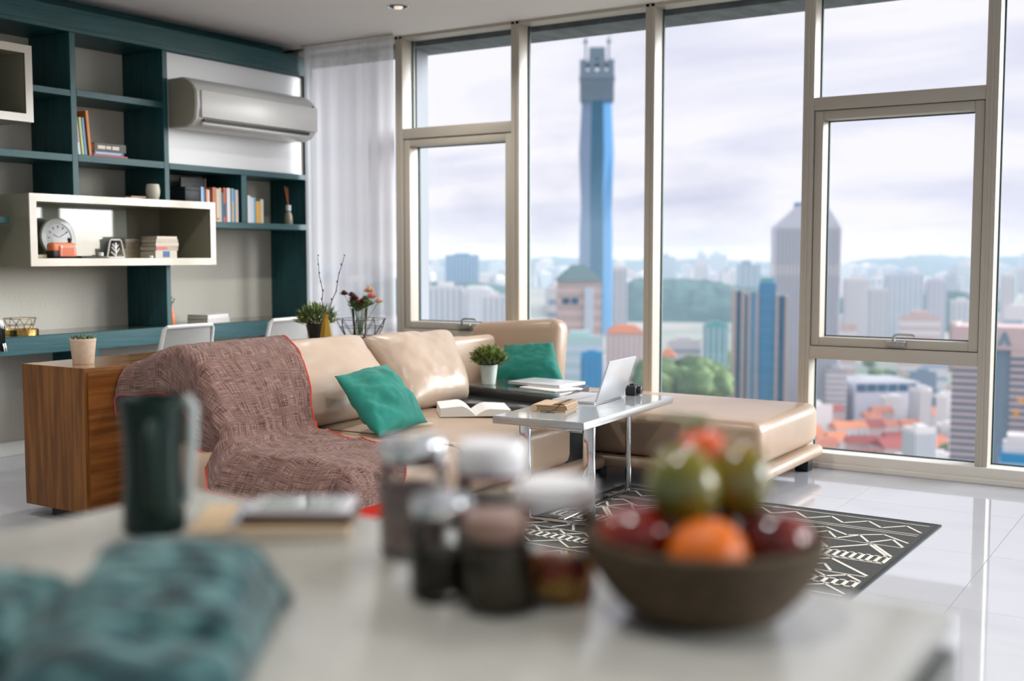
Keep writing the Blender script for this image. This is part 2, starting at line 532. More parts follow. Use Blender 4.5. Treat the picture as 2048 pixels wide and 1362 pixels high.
M_slot = pm('dark_slot', (0.035, 0.03, 0.025), 0.6)

XB, XK = -6.0, -6.40
bc = thing('bookcase', 'dark teal stained bookcase with a built-in desk along the left wall', 'bookcase', (-6.2, 5.2, 0))
Y0, Y1 = 2.2, 6.578
def bpart(name, x0, x1, y0, y1, z0, z1, m, bev=0.002, label=None):
    b = B(); b.box(x0, x1, y0, y1, z0, z1, bev=bev, seg=1)
    return part(name, b, m, bc, label=label)
bpart('back_panel', XK - 0.018, XK, Y0, Y1, 0.09, 2.70, M_backp, 0.0, 'beige woven back panel')
c = bpart('cornice', XK, XB + 0.004, Y0, Y1, 2.628, 2.745, M_teal)
bpart('cornice_ledge', XK, XB + 0.010, Y0, Y1, 2.602, 2.630, M_teal)
bpart('filler_panel', -6.23, -6.20, Y0, 6.50, 2.745, 2.86, M_teal)
U = 0.040
# uprights: (y0, y1, z0, z1)
for y0, y1, z0, z1 in ((3.62, 3.66, 1.60, 2.602), (4.446, 4.488, 1.605, 2.602), (5.154, 5.194, 1.605, 2.602), (5.842, 5.896, 1.488, 1.824), (5.149, 5.187, 0.776, 1.190), (4.55, 4.60, 0.09, 0.665), (2.9, 2.95, 0.09, 2.602)):
    bpart('upright', XK, XB, y0, y1, z0, z1, M_teal_v)
bpart('end_panel', XK, XB + 0.002, 6.536, Y1, 0.0, 2.602, M_teal_v)
# shelves
for y0, y1, z0, z1 in ((2.95, 3.298, 2.216, 2.254), (4.102, 4.446, 2.216, 2.254), (4.488, 5.154, 2.221, 2.262), (2.95, 4.446, 1.822, 1.866), (4.488, 5.154, 1.826, 1.870), (5.194, 6.536, 1.824, 1.864), (5.48, 6.536, 1.443, 1.486), (2.95, 4.010, 1.436, 1.476)):
    bpart('shelf', XK, XB, y0, y1, z0, z1, M_teal)
dk = bpart('desk_top', XK, XB + 0.002, Y0, 6.536, 0.664, 0.772, M_teal)
b = B(); b.box(XK, XB, Y0, 6.536, 0.772, 0.776)
part('gloss_top', b, M_desk, dk, smooth=False, label='glossy dark desk surface')
# white panel behind the air conditioner
bpart('mounting_panel', -6.38, -6.03, 5.196, 6.484, 1.865, 2.600, M_white, 0.003, 'white panel')
bpart('panel_edge', -6.38, -6.034, 6.485, 6.527, 1.865, 2.600, M_box, 0.001)

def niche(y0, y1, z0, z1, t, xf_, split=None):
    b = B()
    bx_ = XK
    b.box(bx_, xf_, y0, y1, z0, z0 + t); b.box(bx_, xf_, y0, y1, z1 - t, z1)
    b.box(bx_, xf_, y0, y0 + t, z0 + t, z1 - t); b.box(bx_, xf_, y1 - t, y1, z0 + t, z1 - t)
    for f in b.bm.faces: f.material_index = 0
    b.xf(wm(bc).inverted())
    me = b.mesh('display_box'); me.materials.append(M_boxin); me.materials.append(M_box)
    o = link('display_box', me, None, bc); o['label'] = 'cream framed projecting display box'
    # front edges and inner lining are separate pieces
    b = B(); e = 0.006
    b.box(xf_ - e, xf_ + 0.004, y0 - 0.002, y1 + 0.002, z0 - 0.002, z0 + t); b.box(xf_ - e, xf_ + 0.004, y0 - 0.002, y1 + 0.002, z1 - t, z1 + 0.002)
    b.box(xf_ - e, xf_ + 0.004, y0 - 0.002, y0 + t, z0 + t, z1 - t); b.box(xf_ - e, xf_ + 0.004, y1 - t, y1 + 0.002, z0 + t, z1 - t)
    b.xf(wm(bc).inverted())
    link('front_frame', b.mesh('front_frame'), M_box, o)
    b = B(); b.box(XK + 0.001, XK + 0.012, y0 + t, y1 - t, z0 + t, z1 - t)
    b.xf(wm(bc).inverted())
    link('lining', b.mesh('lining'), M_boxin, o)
    return o
nb = niche(4.058, 5.474, 1.189, 1.609, 0.044, -5.88)
M_slide = pm('glossy_glass_panel', (0.22, 0.245, 0.20), 0.03, spec=0.7, ior=1.5)
b = B(); b.box(-6.262, -6.256, 4.102, 5.040, 1.2332, 1.565)
b.xf(wm(bc).inverted()); link('glass_panel', b.mesh('glass_panel'), M_slide, nb)
niche(3.30, 4.100, 2.018, 2.449, 0.044, -5.88)

# ------------------------------------------------------------------ air conditioner
ac = thing('air_conditioner', 'white split air conditioner mounted on the white panel', 'air conditioner', (-6.03, 5.8, 2.25))
prof = [(-6.028, 2.096), (-6.028, 2.424), (-5.90, 2.428), (-5.84, 2.405), (-5.795, 2.372), (-5.766, 2.330), (-5.762, 2.240), (-5.776, 2.150), (-5.815, 2.112), (-5.87, 2.094)]
b = B(); b.prism(prof, 5.232, 6.384, 'Y', bev=0.006)
part('body', b, M_plastic, ac, ang=28)
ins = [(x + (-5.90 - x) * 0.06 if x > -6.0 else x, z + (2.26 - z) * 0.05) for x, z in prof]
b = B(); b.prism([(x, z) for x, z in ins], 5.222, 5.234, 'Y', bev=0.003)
part('end_cap', b, M_acgrey, ac, label='end cap with shade in its grey colour')
b = B(); b.box(-5.766, -5.752, 5.262, 6.380, 2.158, 2.336, bev=0.005)
part('front_panel', b, M_plastic, ac)
b = B(); b.box(-5.782, -5.761, 5.29, 6.30, 2.132, 2.150)
part('air_slot', b, M_slot, ac, smooth=False, label='dark air outlet slot')
b = B(); b.box(-5.80, -5.768, 5.285, 6.29, 2.108, 2.130, bev=0.004, rot=Matrix.Rotation(R(-28), 4, 'Y'))
part('louvre', b, M_plastic, ac)
b = B(); b.box(-5.7925, -5.786, 5.26, 6.26, 2.352, 2.356)
part('panel_gap', b, M_slot, ac, smooth=False)
b = B(); b.box(-5.768, -5.760, 6.335, 6.352, 2.338, 2.346)
part('indicator_window', b, M_slot, ac, smooth=False)

# ------------------------------------------------------------------ books and small things on the shelves
PAPER = pm('page_block', (0.68, 0.63, 0.53), 0.8, bump=0.15, scale=(10, 400, 10))
BOOKM = {}
def bookmat(c, r=0.45):
    k = tuple(c)
    if k not in BOOKM:
        BOOKM[k] = pm('cover_%02x%02x%02x' % k, tuple(v * 0.92 for v in lin(c)), r)
    return BOOKM[k]
def shelf_book(y, z, t, h, d, c, label, group, lean=0.0, xfront=-6.06, spine=None):
    """upright book, spine to the room; y = near lower corner"""
    o = thing('book', label, 'book', (xfront - d / 2, y + t / 2, z), 0, group)
    b = B()
    e = 0.0018
    b.box(d / 2 - 0.003, d / 2, -t / 2, t / 2, 0, h); b.box(-d / 2, d / 2 - 0.003, -t / 2, -t / 2 + e, 0, h); b.box(-d / 2, d / 2 - 0.003, t / 2 - e, t / 2, 0, h)
    part('cover', b, bookmat(c), o, smooth=False, world=False)
    b = B(); b.box(-d / 2 + 0.004, d / 2 - 0.003, -t / 2 + e, t / 2 - e, 0.003, h - 0.003)
    part('pages', b, PAPER, o, smooth=False, world=False)
    if spine:
        b = B()
        for (z0, z1, w) in spine[1]:
            b.box(d / 2, d / 2 + 0.0006, -t / 2 * w, t / 2 * w, h * z0, h * z1)
        part('spine_print', b, bookmat(spine[0]), o, smooth=False, world=False)
    if lean:
        o.rotation_euler = (lean, 0, 0)
        o.location.z += 0.5 * t * abs(math.sin(lean))
    return o
ZS = 1.8705
lettering = [(0.30 + 0.055 * i, 0.342 + 0.055 * i, 0.55) for i in range(9)]
shelf_book(4.535, ZS, 0.018, 0.268, 0.19, (225, 232, 240), 'white leaning paperback with red lettering, first on the upper shelf', 'books on the upper shelf', R(5.5), spine=((205, 70, 95), lettering))
shelf_book(4.563, ZS, 0.016, 0.235, 0.18, (206, 214, 150), 'thin pale green leaning book on the upper shelf', 'books on the upper shelf', R(5.0))
shelf_book(4.585, ZS, 0.014, 0.234, 0.18, (110, 170, 215), 'thin pale blue leaning book beside the orange one', 'books on the upper shelf', R(5.0))
shelf_book(4.616, ZS, 0.018, 0.280, 0.20, (226, 128, 52), 'tall orange leaning book on the upper shelf', 'books on the upper shelf', R(4.5))
def flat_book(yc, x, z, w, t, d, c, label, group, rz=0.0, spine=None, name='book', cat='book'):
    """book lying flat; w along the shelf, d into it, spine towards the room"""
    o = thing(name, label, cat, (x, yc, z), rz, group)
    e = 0.0022
    b = B()
    b.box(-d / 2, d / 2, -w / 2, w / 2, 0, e); b.box(-d / 2, d / 2, -w / 2, w / 2, t - e, t); b.box(d / 2 - 0.003, d / 2, -w / 2, w / 2, e, t - e)
    part('cover', b, bookmat(c), o, smooth=False, world=False)
    b = B(); b.box(-d / 2 + 0.004, d / 2 - 0.003, -w / 2 + 0.004, w / 2 - 0.004, e, t - e)
    part('pages', b, PAPER, o, smooth=False, world=False)
    if spine:
        b = B()
        for (y0, y1, f) in spine[1]:
            b.box(d / 2, d / 2 + 0.0006, -w / 2 + w * y0, -w / 2 + w * y1, t * (0.5 - f / 2), t * (0.5 + f / 2))
        part('spine_print', b, bookmat(spine[0]), o, smooth=False, world=False)
    return o
flat_book(4.782, -6.16, ZS, 0.262, 0.016, 0.18, (214, 74, 68), 'red book at the bottom of the small flat pile', 'flat pile on the upper shelf')
flat_book(4.775, -6.16, ZS + 0.0163, 0.222, 0.022, 0.17, (58, 120, 170), 'blue book with a pale spine in the middle of the small flat pile', 'flat pile on the upper shelf', spine=((205, 212, 230), [(0.05, 0.92, 0.5)]))
flat_book(4.790, -6.165, ZS + 0.0386, 0.240, 0.052, 0.17, (62, 60, 56), 'thick dark book with cream lettering on top of the small flat pile', 'flat pile on the upper shelf', spine=((238, 226, 200), [(0.10, 0.34, 0.42), (0.37, 0.52, 0.38), (0.56, 0.78, 0.42)]))

ZB = 1.6112   # top of the display box
# the long row of books right of the box, spines near the shelf edge
ZL = 1.4862
row2 = [
    (5.479, 0.019, 0.236, (168, 205, 232), 'pale blue book tucked against the display box'),
    (5.499, 0.012, 0.232, (60, 140, 195), 'mid blue book next to the pale blue one by the box'),
    (5.524, 0.016, 0.222, (240, 150, 105), 'orange book standing near the display box'),
    (5.541, 0.014, 0.218, (236, 214, 208), 'pale pink book standing near the display box'),
    (5.584, 0.033, 0.238, (196, 120, 82), 'rust brown book in the long row'),
    (5.619, 0.024, 0.230, (222, 205, 186), 'cream book right of the rust brown one'),
    (5.644, 0.019, 0.236, (205, 204, 172), 'pale sage book in the long row'),
    (5.664, 0.018, 0.205, (22, 96, 140), 'deep blue book between the sage and the red one'),
    (5.683, 0.020, 0.240, (206, 82, 54), 'red book with a dark blue label in the long row'),
    (5.704, 0.012, 0.232, (120, 92, 78), 'slim brown book in the long row'),
    (5.717, 0.030, 0.240, (232, 230, 236), 'thick white book in the middle of the long row'),
    (5.748, 0.011, 0.236, (84, 88, 110), 'slim slate book behind the thick white one'),
    (5.760, 0.021, 0.238, (196, 178, 130), 'tan book with a blue upper spine in the long row'),
    (5.782, 0.015, 0.234, (52, 132, 190), 'bright blue book in the long row'),
    (5.798, 0.026, 0.230, (214, 192, 172), 'beige book at the far end of the long row'),
]
for y, t, h, c, l in row2:
    sp = None
    if 'red book' in l: sp = ((30, 78, 120), [(0.15, 0.55, 0.9)])
    if 'tan book' in l: sp = ((120, 170, 210), [(0.62, 0.96, 0.9)])
    if l.startswith('cream book'): sp = ((190, 120, 90), [(0.05, 0.12, 0.9)])
    shelf_book(y, ZL, t, h, 0.17, c, l, 'long row of books right of the display box', 0.0, -6.015, sp)
row3 = [
    (5.915, 0.030, 0.196, (226, 228, 232), 'white book first in the short row by the reed diffuser'),
    (5.946, 0.028, 0.184, (208, 222, 236), 'very pale blue book in the short row'),
    (5.975, 0.018, 0.184, (128, 178, 206), 'light blue book in the short row'),
    (5.998, 0.042, 0.158, (226, 168, 66), 'mustard yellow book in the short row'),
    (6.043, 0.030, 0.174, (206, 200, 178), 'ivory book last in the short row'),
]
for y, t, h, c, l in row3:
    shelf_book(y, ZL, t, h, 0.17, c, l, 'short row of books by the reed diffuser', 0.0, -6.015)
# dark boxes at the back of that compartment
M_navy = pm('navy_card', (0.012, 0.016, 0.022), 0.5)
b = B(); b.box(-6.20, -6.012, 5.335, 5.466, ZB + 0.0005, ZB + 0.100, bev=0.004); b.box(-6.202, -6.010, 5.333, 5.468, ZB + 0.08, ZB + 0.106, bev=0.003)
single('storage_box', b, M_navy, (-6.1, 5.40, ZB), 'small navy storage box on the display box top', 'box')
M_frame_d = pm('dark_frame', (0.016, 0.022, 0.020), 0.4)
pf = thing('picture_frame', 'dark standing frame with a pink edge behind the books', 'picture frame', (-6.23, 5.6, ZL), 0)
b = B(); b.box(-6.235, -6.22, 5.485, 5.71, ZL + 0.0002, ZL + 0.310)
part('panel', b, M_frame_d, pf, smooth=False)
b = B(); b.box(-6.236, -6.217, 5.70, 5.712, ZL + 0.0002, ZL + 0.314)
part('edge', b, pm('pink_edge', lin((190, 130, 130)), 0.5), pf, smooth=False, label='dusty pink edge')
# cup and magazines on the display box
M_cer = pm('cream_ceramic', (0.52, 0.50, 0.43), 0.35)
b = B(); b.lathe([(0.030, 0), (0.038, 0.012), (0.0455, 0.045), (0.046, 0.065), (0.041, 0.098), (0.039, 0.104), (0.036, 0.104), (0.038, 0.096), (0.042, 0.065), (0.036, 0.015), (0.0, 0.010)], 32, (-5.985, 5.040, ZB + 0.0003), cap0=True, cap1=False)
single('ceramic_cup', b, M_cer, (-5.985, 5.040, ZB), 'cream barrel shaped cup on the display box', 'cup')
flat_book(4.872, -6.03, ZB + 0.0002, 0.150, 0.010, 0.11, (170, 160, 145), 'lower thin booklet beside the cream cup', 'booklets beside the cup', R(6))
flat_book(4.925, -6.03, ZB + 0.0105, 0.110, 0.011, 0.10, (178, 132, 112), 'upper thin brown booklet beside the cream cup', 'booklets beside the cup', R(-5))
# reed diffuser
M_amber = pm('diffuser_glass', (0.42, 0.36, 0.27), 0.12, trans=0.35)
rd = thing('reed_diffuser', 'small glass reed diffuser with brown sticks on the right end of the shelf', 'diffuser', (-6.12, 6.445, ZL))
b = B(); b.lathe([(0.030, 0.0005), (0.033, 0.006), (0.032, 0.055), (0.026, 0.085), (0.016, 0.10), (0.015, 0.112), (0.0, 0.112)], 24, (-6.12, 6.445, ZL), cap1=False)
part('bottle', b, M_amber, rd)
b = B(); b.lathe([(0.019, 0.106), (0.021, 0.108), (0.021, 0.148), (0.016, 0.150)], 24, (-6.12, 6.445, ZL))
part('collar', b, pm('pale_collar', lin((196, 214, 220)), 0.4), rd, label='pale collar')
M_reed = pm('rattan_reed', lin((170, 100, 60)), 0.7)
for k, (dy, dx_) in enumerate(((-0.042, 0.0), (-0.034, 0.01), (-0.026, -0.01), (-0.018, 0.012), (-0.010, 0.0))):
    b = B(); b.tube([(-6.12, 6.445, ZL + 0.12), (-6.12 + dx_, 6.445 + dy, ZL + 0.292 - 0.004 * k)], 0.0022, 6)
    part('reed', b, M_reed, rd)

# ------------------------------------------------------------------ inside the display box
ZN = 1.2332
M_clockb = pm('clock_glass_rim', (0.34, 0.36, 0.32), 0.15)
M_face = pm('clock_face', (0.62, 0.63, 0.64), 0.4)
ck = thing('table_clock', 'round pale clock with a wide glassy rim inside the display box', 'clock', (-6.16, 4.445, ZN))
TL = Matrix.Translation((-6.16, 4.445, ZN + 0.126)) @ Matrix.Rotation(R(-6), 4, 'Y')
b = B(); b.lathe([(0.125, -0.012), (0.127, 0.0), (0.120, 0.008), (0.090, 0.010), (0.088, -0.012)], 48, axis='X', cap0=False, cap1=False); b.lathe([(0.09, -0.011), (0.0, -0.012)], 48, axis='X', cap0=False, cap1=False)
part('rim', b.xf(TL), M_clockb, ck)
b = B(); b.lathe([(0.089, -0.010), (0.089, 0.004), (0.086, 0.006)], 48, axis='X')
part('dial', b.xf(TL), M_face, ck)
M_ink = pm('clock_ink', (0.10, 0.11, 0.12), 0.5)
for k in range(12):
    a = 2 * math.pi * k / 12
    b = B(); b.box(0.0058, 0.0072, -0.0045, 0.0045, -0.008, 0.008, rot=Matrix.Rotation(-a, 4, 'X'), piv=(0, 0, 0))
    b.xf(Matrix.Translation((0, 0.069 * math.sin(a), 0.069 * math.cos(a))))
    part('numeral_mark', b.xf(TL), M_ink, ck, smooth=False)
for a, L in ((R(-60), 0.045), (R(60), 0.062)):
    b = B(); b.box(0.0072, 0.0082, -0.0022, 0.0022, 0, L, rot=Matrix.Rotation(-a, 4, 'X'), piv=(0, 0, 0))
    part('clock_hand', b.xf(TL), M_ink, ck, smooth=False)
# coral retro radio
M_coral = pm('coral_plastic', lin((232, 138, 118)), 0.4)
M_coral2 = pm('coral_orange_plastic', lin((226, 132, 84)), 0.4)
rdo = thing('retro_radio', 'small coral retro speaker with a ribbed grille in front of the clock', 'radio', (-5.99, 4.345, ZN))
b = B(); b.box(-6.03, -5.955, 4.262, 4.428, ZN + 0.036, ZN + 0.094, bev=0.018, seg=4)
part('body', b, M_coral2, rdo)
b = B(); b.box(-6.033, -5.956, 4.259, 4.431, ZN + 0.0004, ZN + 0.050, bev=0.014, seg=3)
part('lower_shell', b, M_black, rdo, label='black lower shell')
b = B(); b.box(-5.962, -5.946, 4.302, 4.420, ZN + 0.010, ZN + 0.078, bev=0.007, seg=3)
g = part('grille', b, M_coral, rdo)
for k in range(9):
    y = 4.326 + k * 0.0088
    b = B(); b.box(-5.947, -5.9435, y - 0.0018, y + 0.0018, ZN + 0.018, ZN + 0.066)
    b.xf(wm(rdo).inverted())
    link('rib', b.mesh('rib'), M_coral2, g)
for y in (4.312, 4.409):
    b = B(); b.lathe([(0.0085, -0.948 + 0.0), (0.0085, -0.945), (0.005, -0.943)], 16, (-5.0, y, ZN + 0.068), axis='X')
    part('knob', b, M_plastic, rdo, label='cream knob')
b = B(); b.tube([(-5.99, 4.288, ZN + 0.090), (-5.99, 4.286, ZN + 0.118), (-5.99, 4.300, ZN + 0.122), (-5.99, 4.395, ZN + 0.122), (-5.99, 4.402, ZN + 0.116), (-5.99, 4.402, ZN + 0.090)], 0.0035, 8)
part('carry_handle', b, M_plastic, rdo)
b = B(); b.lathe([(0.010, 0.092), (0.010, 0.106), (0.013, 0.110), (0.013, 0.122)], 16, (-5.985, 4.398, ZN))
part('dial_knob', b, M_black, rdo)
# white tree ornament in a rounded frame
M_wood_w = pm('white_painted_wood', lin((205, 200, 196)), 0.5)
to = thing('tree_ornament', 'white tree silhouette inside a rounded frame in the display box', 'ornament', (-5.97, 4.722, ZN))
b = B()
pts = [(4.655, 0.008), (4.658, 0.012), (4.680, 0.108), (4.688, 0.116), (4.757, 0.116), (4.765, 0.108), (4.788, 0.012), (4.784, 0.006), (4.665, 0.004)]
b.tube([(-5.97, y, ZN + z) for y, z in pts], 0.0052, 8, closed=True)
part('rounded_frame', b, M_wood_w, to)
b = B(); b.box(-5.975, -5.965, 4.717, 4.727, ZN + 0.002, ZN + 0.098, bev=0.002)
for (y0, z0, y1, z1) in ((4.722, 0.040, 4.692, 0.070), (4.722, 0.060, 4.697, 0.090), (4.722, 0.028, 4.750, 0.062), (4.722, 0.012, 4.686, 0.040), (4.722, 0.060, 4.742, 0.085)):
    b.tube([(-5.97, y0, ZN + z0), (-5.97, y1, ZN + z1)], 0.0045, 6)
part('tree', b, M_plastic, to)
b = B(); b.box(-5.985, -5.955, 4.662, 4.782, ZN + 0.0004, ZN + 0.006, bev=0.001)
part('foot', b, M_wood_w, to)
# pile of books and magazines
def pile(items, x, z):
    for (y0, y1, t, d, c, l, rz, sp) in items:
        flat_book((y0 + y1) / 2, x, z, y1 - y0, t, d, c, l, 'book pile in the display box', rz, sp)
        z += t + 0.0004
pile([(5.045, 5.225, 0.050, 0.16, (206, 196, 180), 'thick cream book with blue print at the bottom of the right pile', 0.0, ((44, 92, 148), [(0.34, 0.66, 0.8)])),
      (5.045, 5.235, 0.028, 0.16, (176, 160, 140), 'taupe book with a red spine label second in the right pile', R(2), ((205, 92, 92), [(0.0, 0.5, 0.7)])),
      (5.055, 5.240, 0.024, 0.16, (208, 196, 178), 'cream book third in the right pile', R(-2), None),
      (5.050, 5.235, 0.022, 0.16, (196, 180, 160), 'tan book fourth in the right pile', R(1), None),
      (5.060, 5.228, 0.018, 0.16, (214, 204, 186), 'ivory book on top of the right pile', 0.0, None)], -6.06, ZN + 0.0002)
pile([(4.86, 5.035, 0.022, 0.15, (128, 116, 92), 'olive brown book at the bottom of the left pile', 0.0, None),
      (4.885, 5.035, 0.040, 0.15, (118, 104, 82), 'dark tan book in the middle of the left pile', R(2), None),
      (4.925, 5.035, 0.040, 0.15, (104, 92, 74), 'brown book above the dark tan one in the left pile', 0.0, None),
      (4.925, 5.040, 0.022, 0.15, (132, 116, 96), 'grey brown book on top of the left pile', R(-2), None)], -6.20, ZN + 0.0002)
b = B(); b.box(-6.10, -5.95, 4.455, 4.640, ZN + 0.0003, ZN + 0.014, bev=0.004)
single('black_tray', b, M_black, (-6.02, 4.55, ZN), 'flat black case lying between the radio and the ornament', 'case')
b = B(); b.lathe([(0.018, 0.0003), (0.0185, 0.003), (0.0185, 0.020), (0.016, 0.022)], 24, (-5.925 - 0.02, 4.588, ZN + 0.014))
single('white_candle', b, M_plastic, (-5.945, 4.588, ZN + 0.014), 'short white candle on the black case', 'candle')
b = B(); b.lathe([(0.016, 0.0003), (0.0165, 0.003), (0.0165, 0.014), (0.014, 0.016)], 24, (-5.945, 4.975, ZN))  # unclear small white item, modelled as a plain disc
single('small_white_disc', b, M_plastic, (-5.945, 4.975, ZN), 'tiny unidentified white disc in front of the book pile', 'candle')
b = B(); b.box(-6.13, -6.0, 4.11, 4.25, ZN + 0.0003, ZN + 0.022, bev=0.002)
single('wooden_box', b, pm('pale_bamboo', lin((176, 158, 118)), 0.5), (-6.07, 4.18, ZN), 'low pale wooden box left of the radio', 'box')

# ------------------------------------------------------------------ on the desk
ZD = 0.776
M_gold = pm('brushed_gold', (0.62, 0.42, 0.14), 0.22, metal=1.0)
gt = thing('gold_tray', 'round gold tray on the desk', 'tray', (-6.16, 4.165, ZD))
b = B(); b.lathe([(0.100, 0.0004), (0.104, 0.002), (0.104, 0.030), (0.101, 0.030), (0.100, 0.004), (0.0, 0.004)], 48, (-6.16, 4.165, ZD), cap1=False)
part('tray_dish', b, M_gold, gt)
M_wire = pm('gold_wire', (0.50, 0.36, 0.16), 0.3, metal=1.0)
def wire_basket(name, label, x, y, z, r0, r1, h, n, m, rw):
    t = thing(name, label, 'basket', (x, y, z))
    for zz_, rr, nm in ((rw, r0, 'base_ring'), (h, r1, 'rim_ring'), (h * 0.55, r0 + (r1 - r0) * 0.62, 'middle_ring')):
        b = B(); b.tube([(rr * math.cos(2 * math.pi * k / 32), rr * math.sin(2 * math.pi * k / 32), zz_) for k in range(32)], rw, 6, closed=True)
        part(nm, b, m, t, world=False)
    for k in range(n):
        a0 = 2 * math.pi * k / n; a1 = 2 * math.pi * (k + 0.5) / n; a2 = 2 * math.pi * (k - 0.5) / n
        for aa in (a1, a2):
            b = B(); b.tube([(r0 * math.cos(a0), r0 * math.sin(a0), rw), ((r0 + (r1 - r0) * 0.62) * math.cos((a0 + aa) / 2), (r0 + (r1 - r0) * 0.62) * math.sin((a0 + aa) / 2), h * 0.55), (r1 * math.cos(aa), r1 * math.sin(aa), h)], rw, 5)
            part('wire', b, m, t, world=False)
    return t
wire_basket('gold_wire_basket', 'gold wire basket standing in the round gold tray', -6.16, 4.165, ZD + 0.0045, 0.05, 0.094, 0.092, 5, M_wire, 0.0022)
# black leather bag at the left edge
M_gloss = pm('black_patent_leather', (0.010, 0.014, 0.014), 0.16, spec=0.7)
bag = thing('black_bag', 'glossy black handbag on the desk at the left edge', 'bag', (-5.93, 3.80, ZD - 0.0))
b = B(); b.ball((-6.02, 3.78, ZD + 0.070), (0.055, 0.16, 0.068), 4, lambda c: 1 + 0.06 * fbm(c, 2.0, 3))
b.box(-6.06, -5.99, 3.68, 3.88, ZD + 0.0006, ZD + 0.02, bev=0.008)
part('pouch', b, M_gloss, bag, ang=80)
b = B(); b.tube([(-6.02, 3.73, ZD + 0.12), (-6.02, 3.76, ZD + 0.152), (-6.02, 3.84, ZD + 0.148), (-6.01, 3.88, ZD + 0.11)], 0.008, 8)
part('bag_handle', b, M_gloss, bag)
M_tassel = pm('silver_tassel', (0.55, 0.55, 0.55), 0.25, metal=1.0)
for y, z in ((3.905, ZD + 0.085), (3.918, ZD + 0.080), (3.922, ZD - 0.055), (3.934, ZD - 0.052)):
    b = B(); b.tube([(-5.970, y, z + 0.02), (-5.968, y + 0.004, z), (-5.968, y + 0.008, z - 0.03)], [0.003, 0.004, 0.003], 6)
    part('tassel', b, M_tassel, bag, label='silver tassel')
b = B(); b.grid(lambda u, v: (-5.972 + 0.004 * math.sin(u * 6), 3.82 + u * 0.12, ZD + 0.07 - v * 0.155 - 0.01 * math.cos(u * 5)), 10, 10)
bmesh.ops.solidify(b.bm, geom=b.bm.faces[:], thickness=0.006)
part('flap', b, M_gloss, bag)
# orange vase with a sprig, white books
M_ovase = pm('orange_ceramic', lin((224, 120, 72)), 0.35)
M_stem = pm('dark_stem', (0.045, 0.04, 0.025), 0.7)
M_leaf = pm('leaf_green', (0.05, 0.13, 0.05), 0.5, var=(0.12, 0.20, 0.07), scale=(20, 20, 20))
ov = thing('orange_vase', 'slim orange vase with a small sprig on the desk', 'vase', (-6.06, 5.235, ZD))
b = B(); b.lathe([(0.019, 0.0004), (0.022, 0.01), (0.024, 0.05), (0.016, 0.095), (0.010, 0.118), (0.011, 0.124), (0.007, 0.124)], 24, (-6.06, 5.235, ZD))
part('vase_body', b, M_ovase, ov)
b = B(); b.tube([(-6.06, 5.235, ZD + 0.11), (-6.06, 5.240, ZD + 0.15), (-6.06, 5.236, ZD + 0.185)], 0.002, 5)
b.tube([(-6.06, 5.240, ZD + 0.15), (-6.06, 5.258, ZD + 0.172)], 0.0018, 5)
for (y, z, a) in ((5.228, 0.165, 0.6), (5.262, 0.176, -0.7), (5.240, 0.19, 0.1), (5.252, 0.158, -0.9)):
    b.ball((-6.06, y, ZD + z), (0.004, 0.008, 0.006), 1)
part('sprig', b, M_stem, ov)
flat_book(5.600, -6.10, ZD + 0.0003, 0.250, 0.034, 0.18, (206, 200, 196), 'lower white book lying on the desk', 'white books on the desk', R(10))
flat_book(5.600, -6.105, ZD + 0.0347, 0.245, 0.026, 0.175, (222, 220, 220), 'upper white book lying on the desk', 'white books on the desk', R(12))

# ------------------------------------------------------------------ two white chairs between the desk and the console
def chair(x, y, rz, label):
    t = thing('desk_chair', label, 'chair', (x, y, 0), rz, 'white desk chairs')
    # chair faces -x (towards the desk); back on the +x side
    b = B()
    def shell(u, v):
        yy = (u - 0.5) * 0.42 * (1 - 0.10 * v)
        zz_ = 0.455 + v * 0.365
        xx = 0.17 + 0.07 * v + 0.03 * (1 - (2 * u - 1) ** 2)
        return (xx, yy, zz_)
    b.grid(shell, 14, 12)
    bmesh.ops.solidify(b.bm, geom=b.bm.faces[:], thickness=0.014)
    part('backrest', b, M_plastic, t, world=False)
    b = B(); b.tube([(0.172, -0.212, 0.455), (0.20, -0.205, 0.64), (0.238, -0.192, 0.80), (0.250, -0.175, 0.818), (0.278, 0, 0.822), (0.250, 0.175, 0.818), (0.238, 0.192, 0.80), (0.20, 0.205, 0.64), (0.172, 0.212, 0.455)], 0.013, 8)
    part('back_rim', b, M_plastic, t, world=False)
    b = B(); b.box(-0.22, 0.20, -0.215, 0.215, 0.435, 0.458, bev=0.010, seg=3)
    part('seat', b, M_plastic, t, world=False)
    for sx in (-1, 1):
        for sy in (-1, 1):
            b = B(); b.tube([(0.15 * sx, 0.16 * sy, 0.436), (0.21 * sx, 0.21 * sy, 0.0)], [0.014, 0.009], 8)
            part('leg', b, M_box, t, world=False)
chair(-5.63, 4.79, 0.0, 'white moulded chair at the desk, nearer the wooden console end')
chair(-5.63, 5.68, 0.0, 'white moulded chair at the desk, nearer the window')

# ------------------------------------------------------------------ walnut console behind the sofa
def wood(name, c0, c1, sc, rough=0.42, coat=0.0):
    m = pm(name, c0, rough, var=c1, scale=sc, detail=8, coat=coat, spec=0.3, lo=0.40, hi=0.62)
    return m
W0, W1 = (0.115, 0.040, 0.006), (0.215, 0.084, 0.016)
M_wal_end = wood('walnut_upright_grain', W0, W1, (34, 34, 2.2))
M_wal_long = wood('walnut_long_grain', (0.16, 0.052, 0.011), (0.30, 0.108, 0.026), (9, 1.6, 22))
M_wal_top = wood('walnut_top_grain', (0.17, 0.075, 0.028), (0.34, 0.17, 0.07), (22, 1.6, 10), rough=0.16, coat=0.6)
CX0, CX1, CY0, CY1, CZ0, CZ1 = -4.86, -4.40, 3.287, 6.05, 0.06, 0.735
co = thing('walnut_console', 'long walnut console cabinet standing behind the sofa', 'console', ((CX0 + CX1) / 2, (CY0 + CY1) / 2, 0))
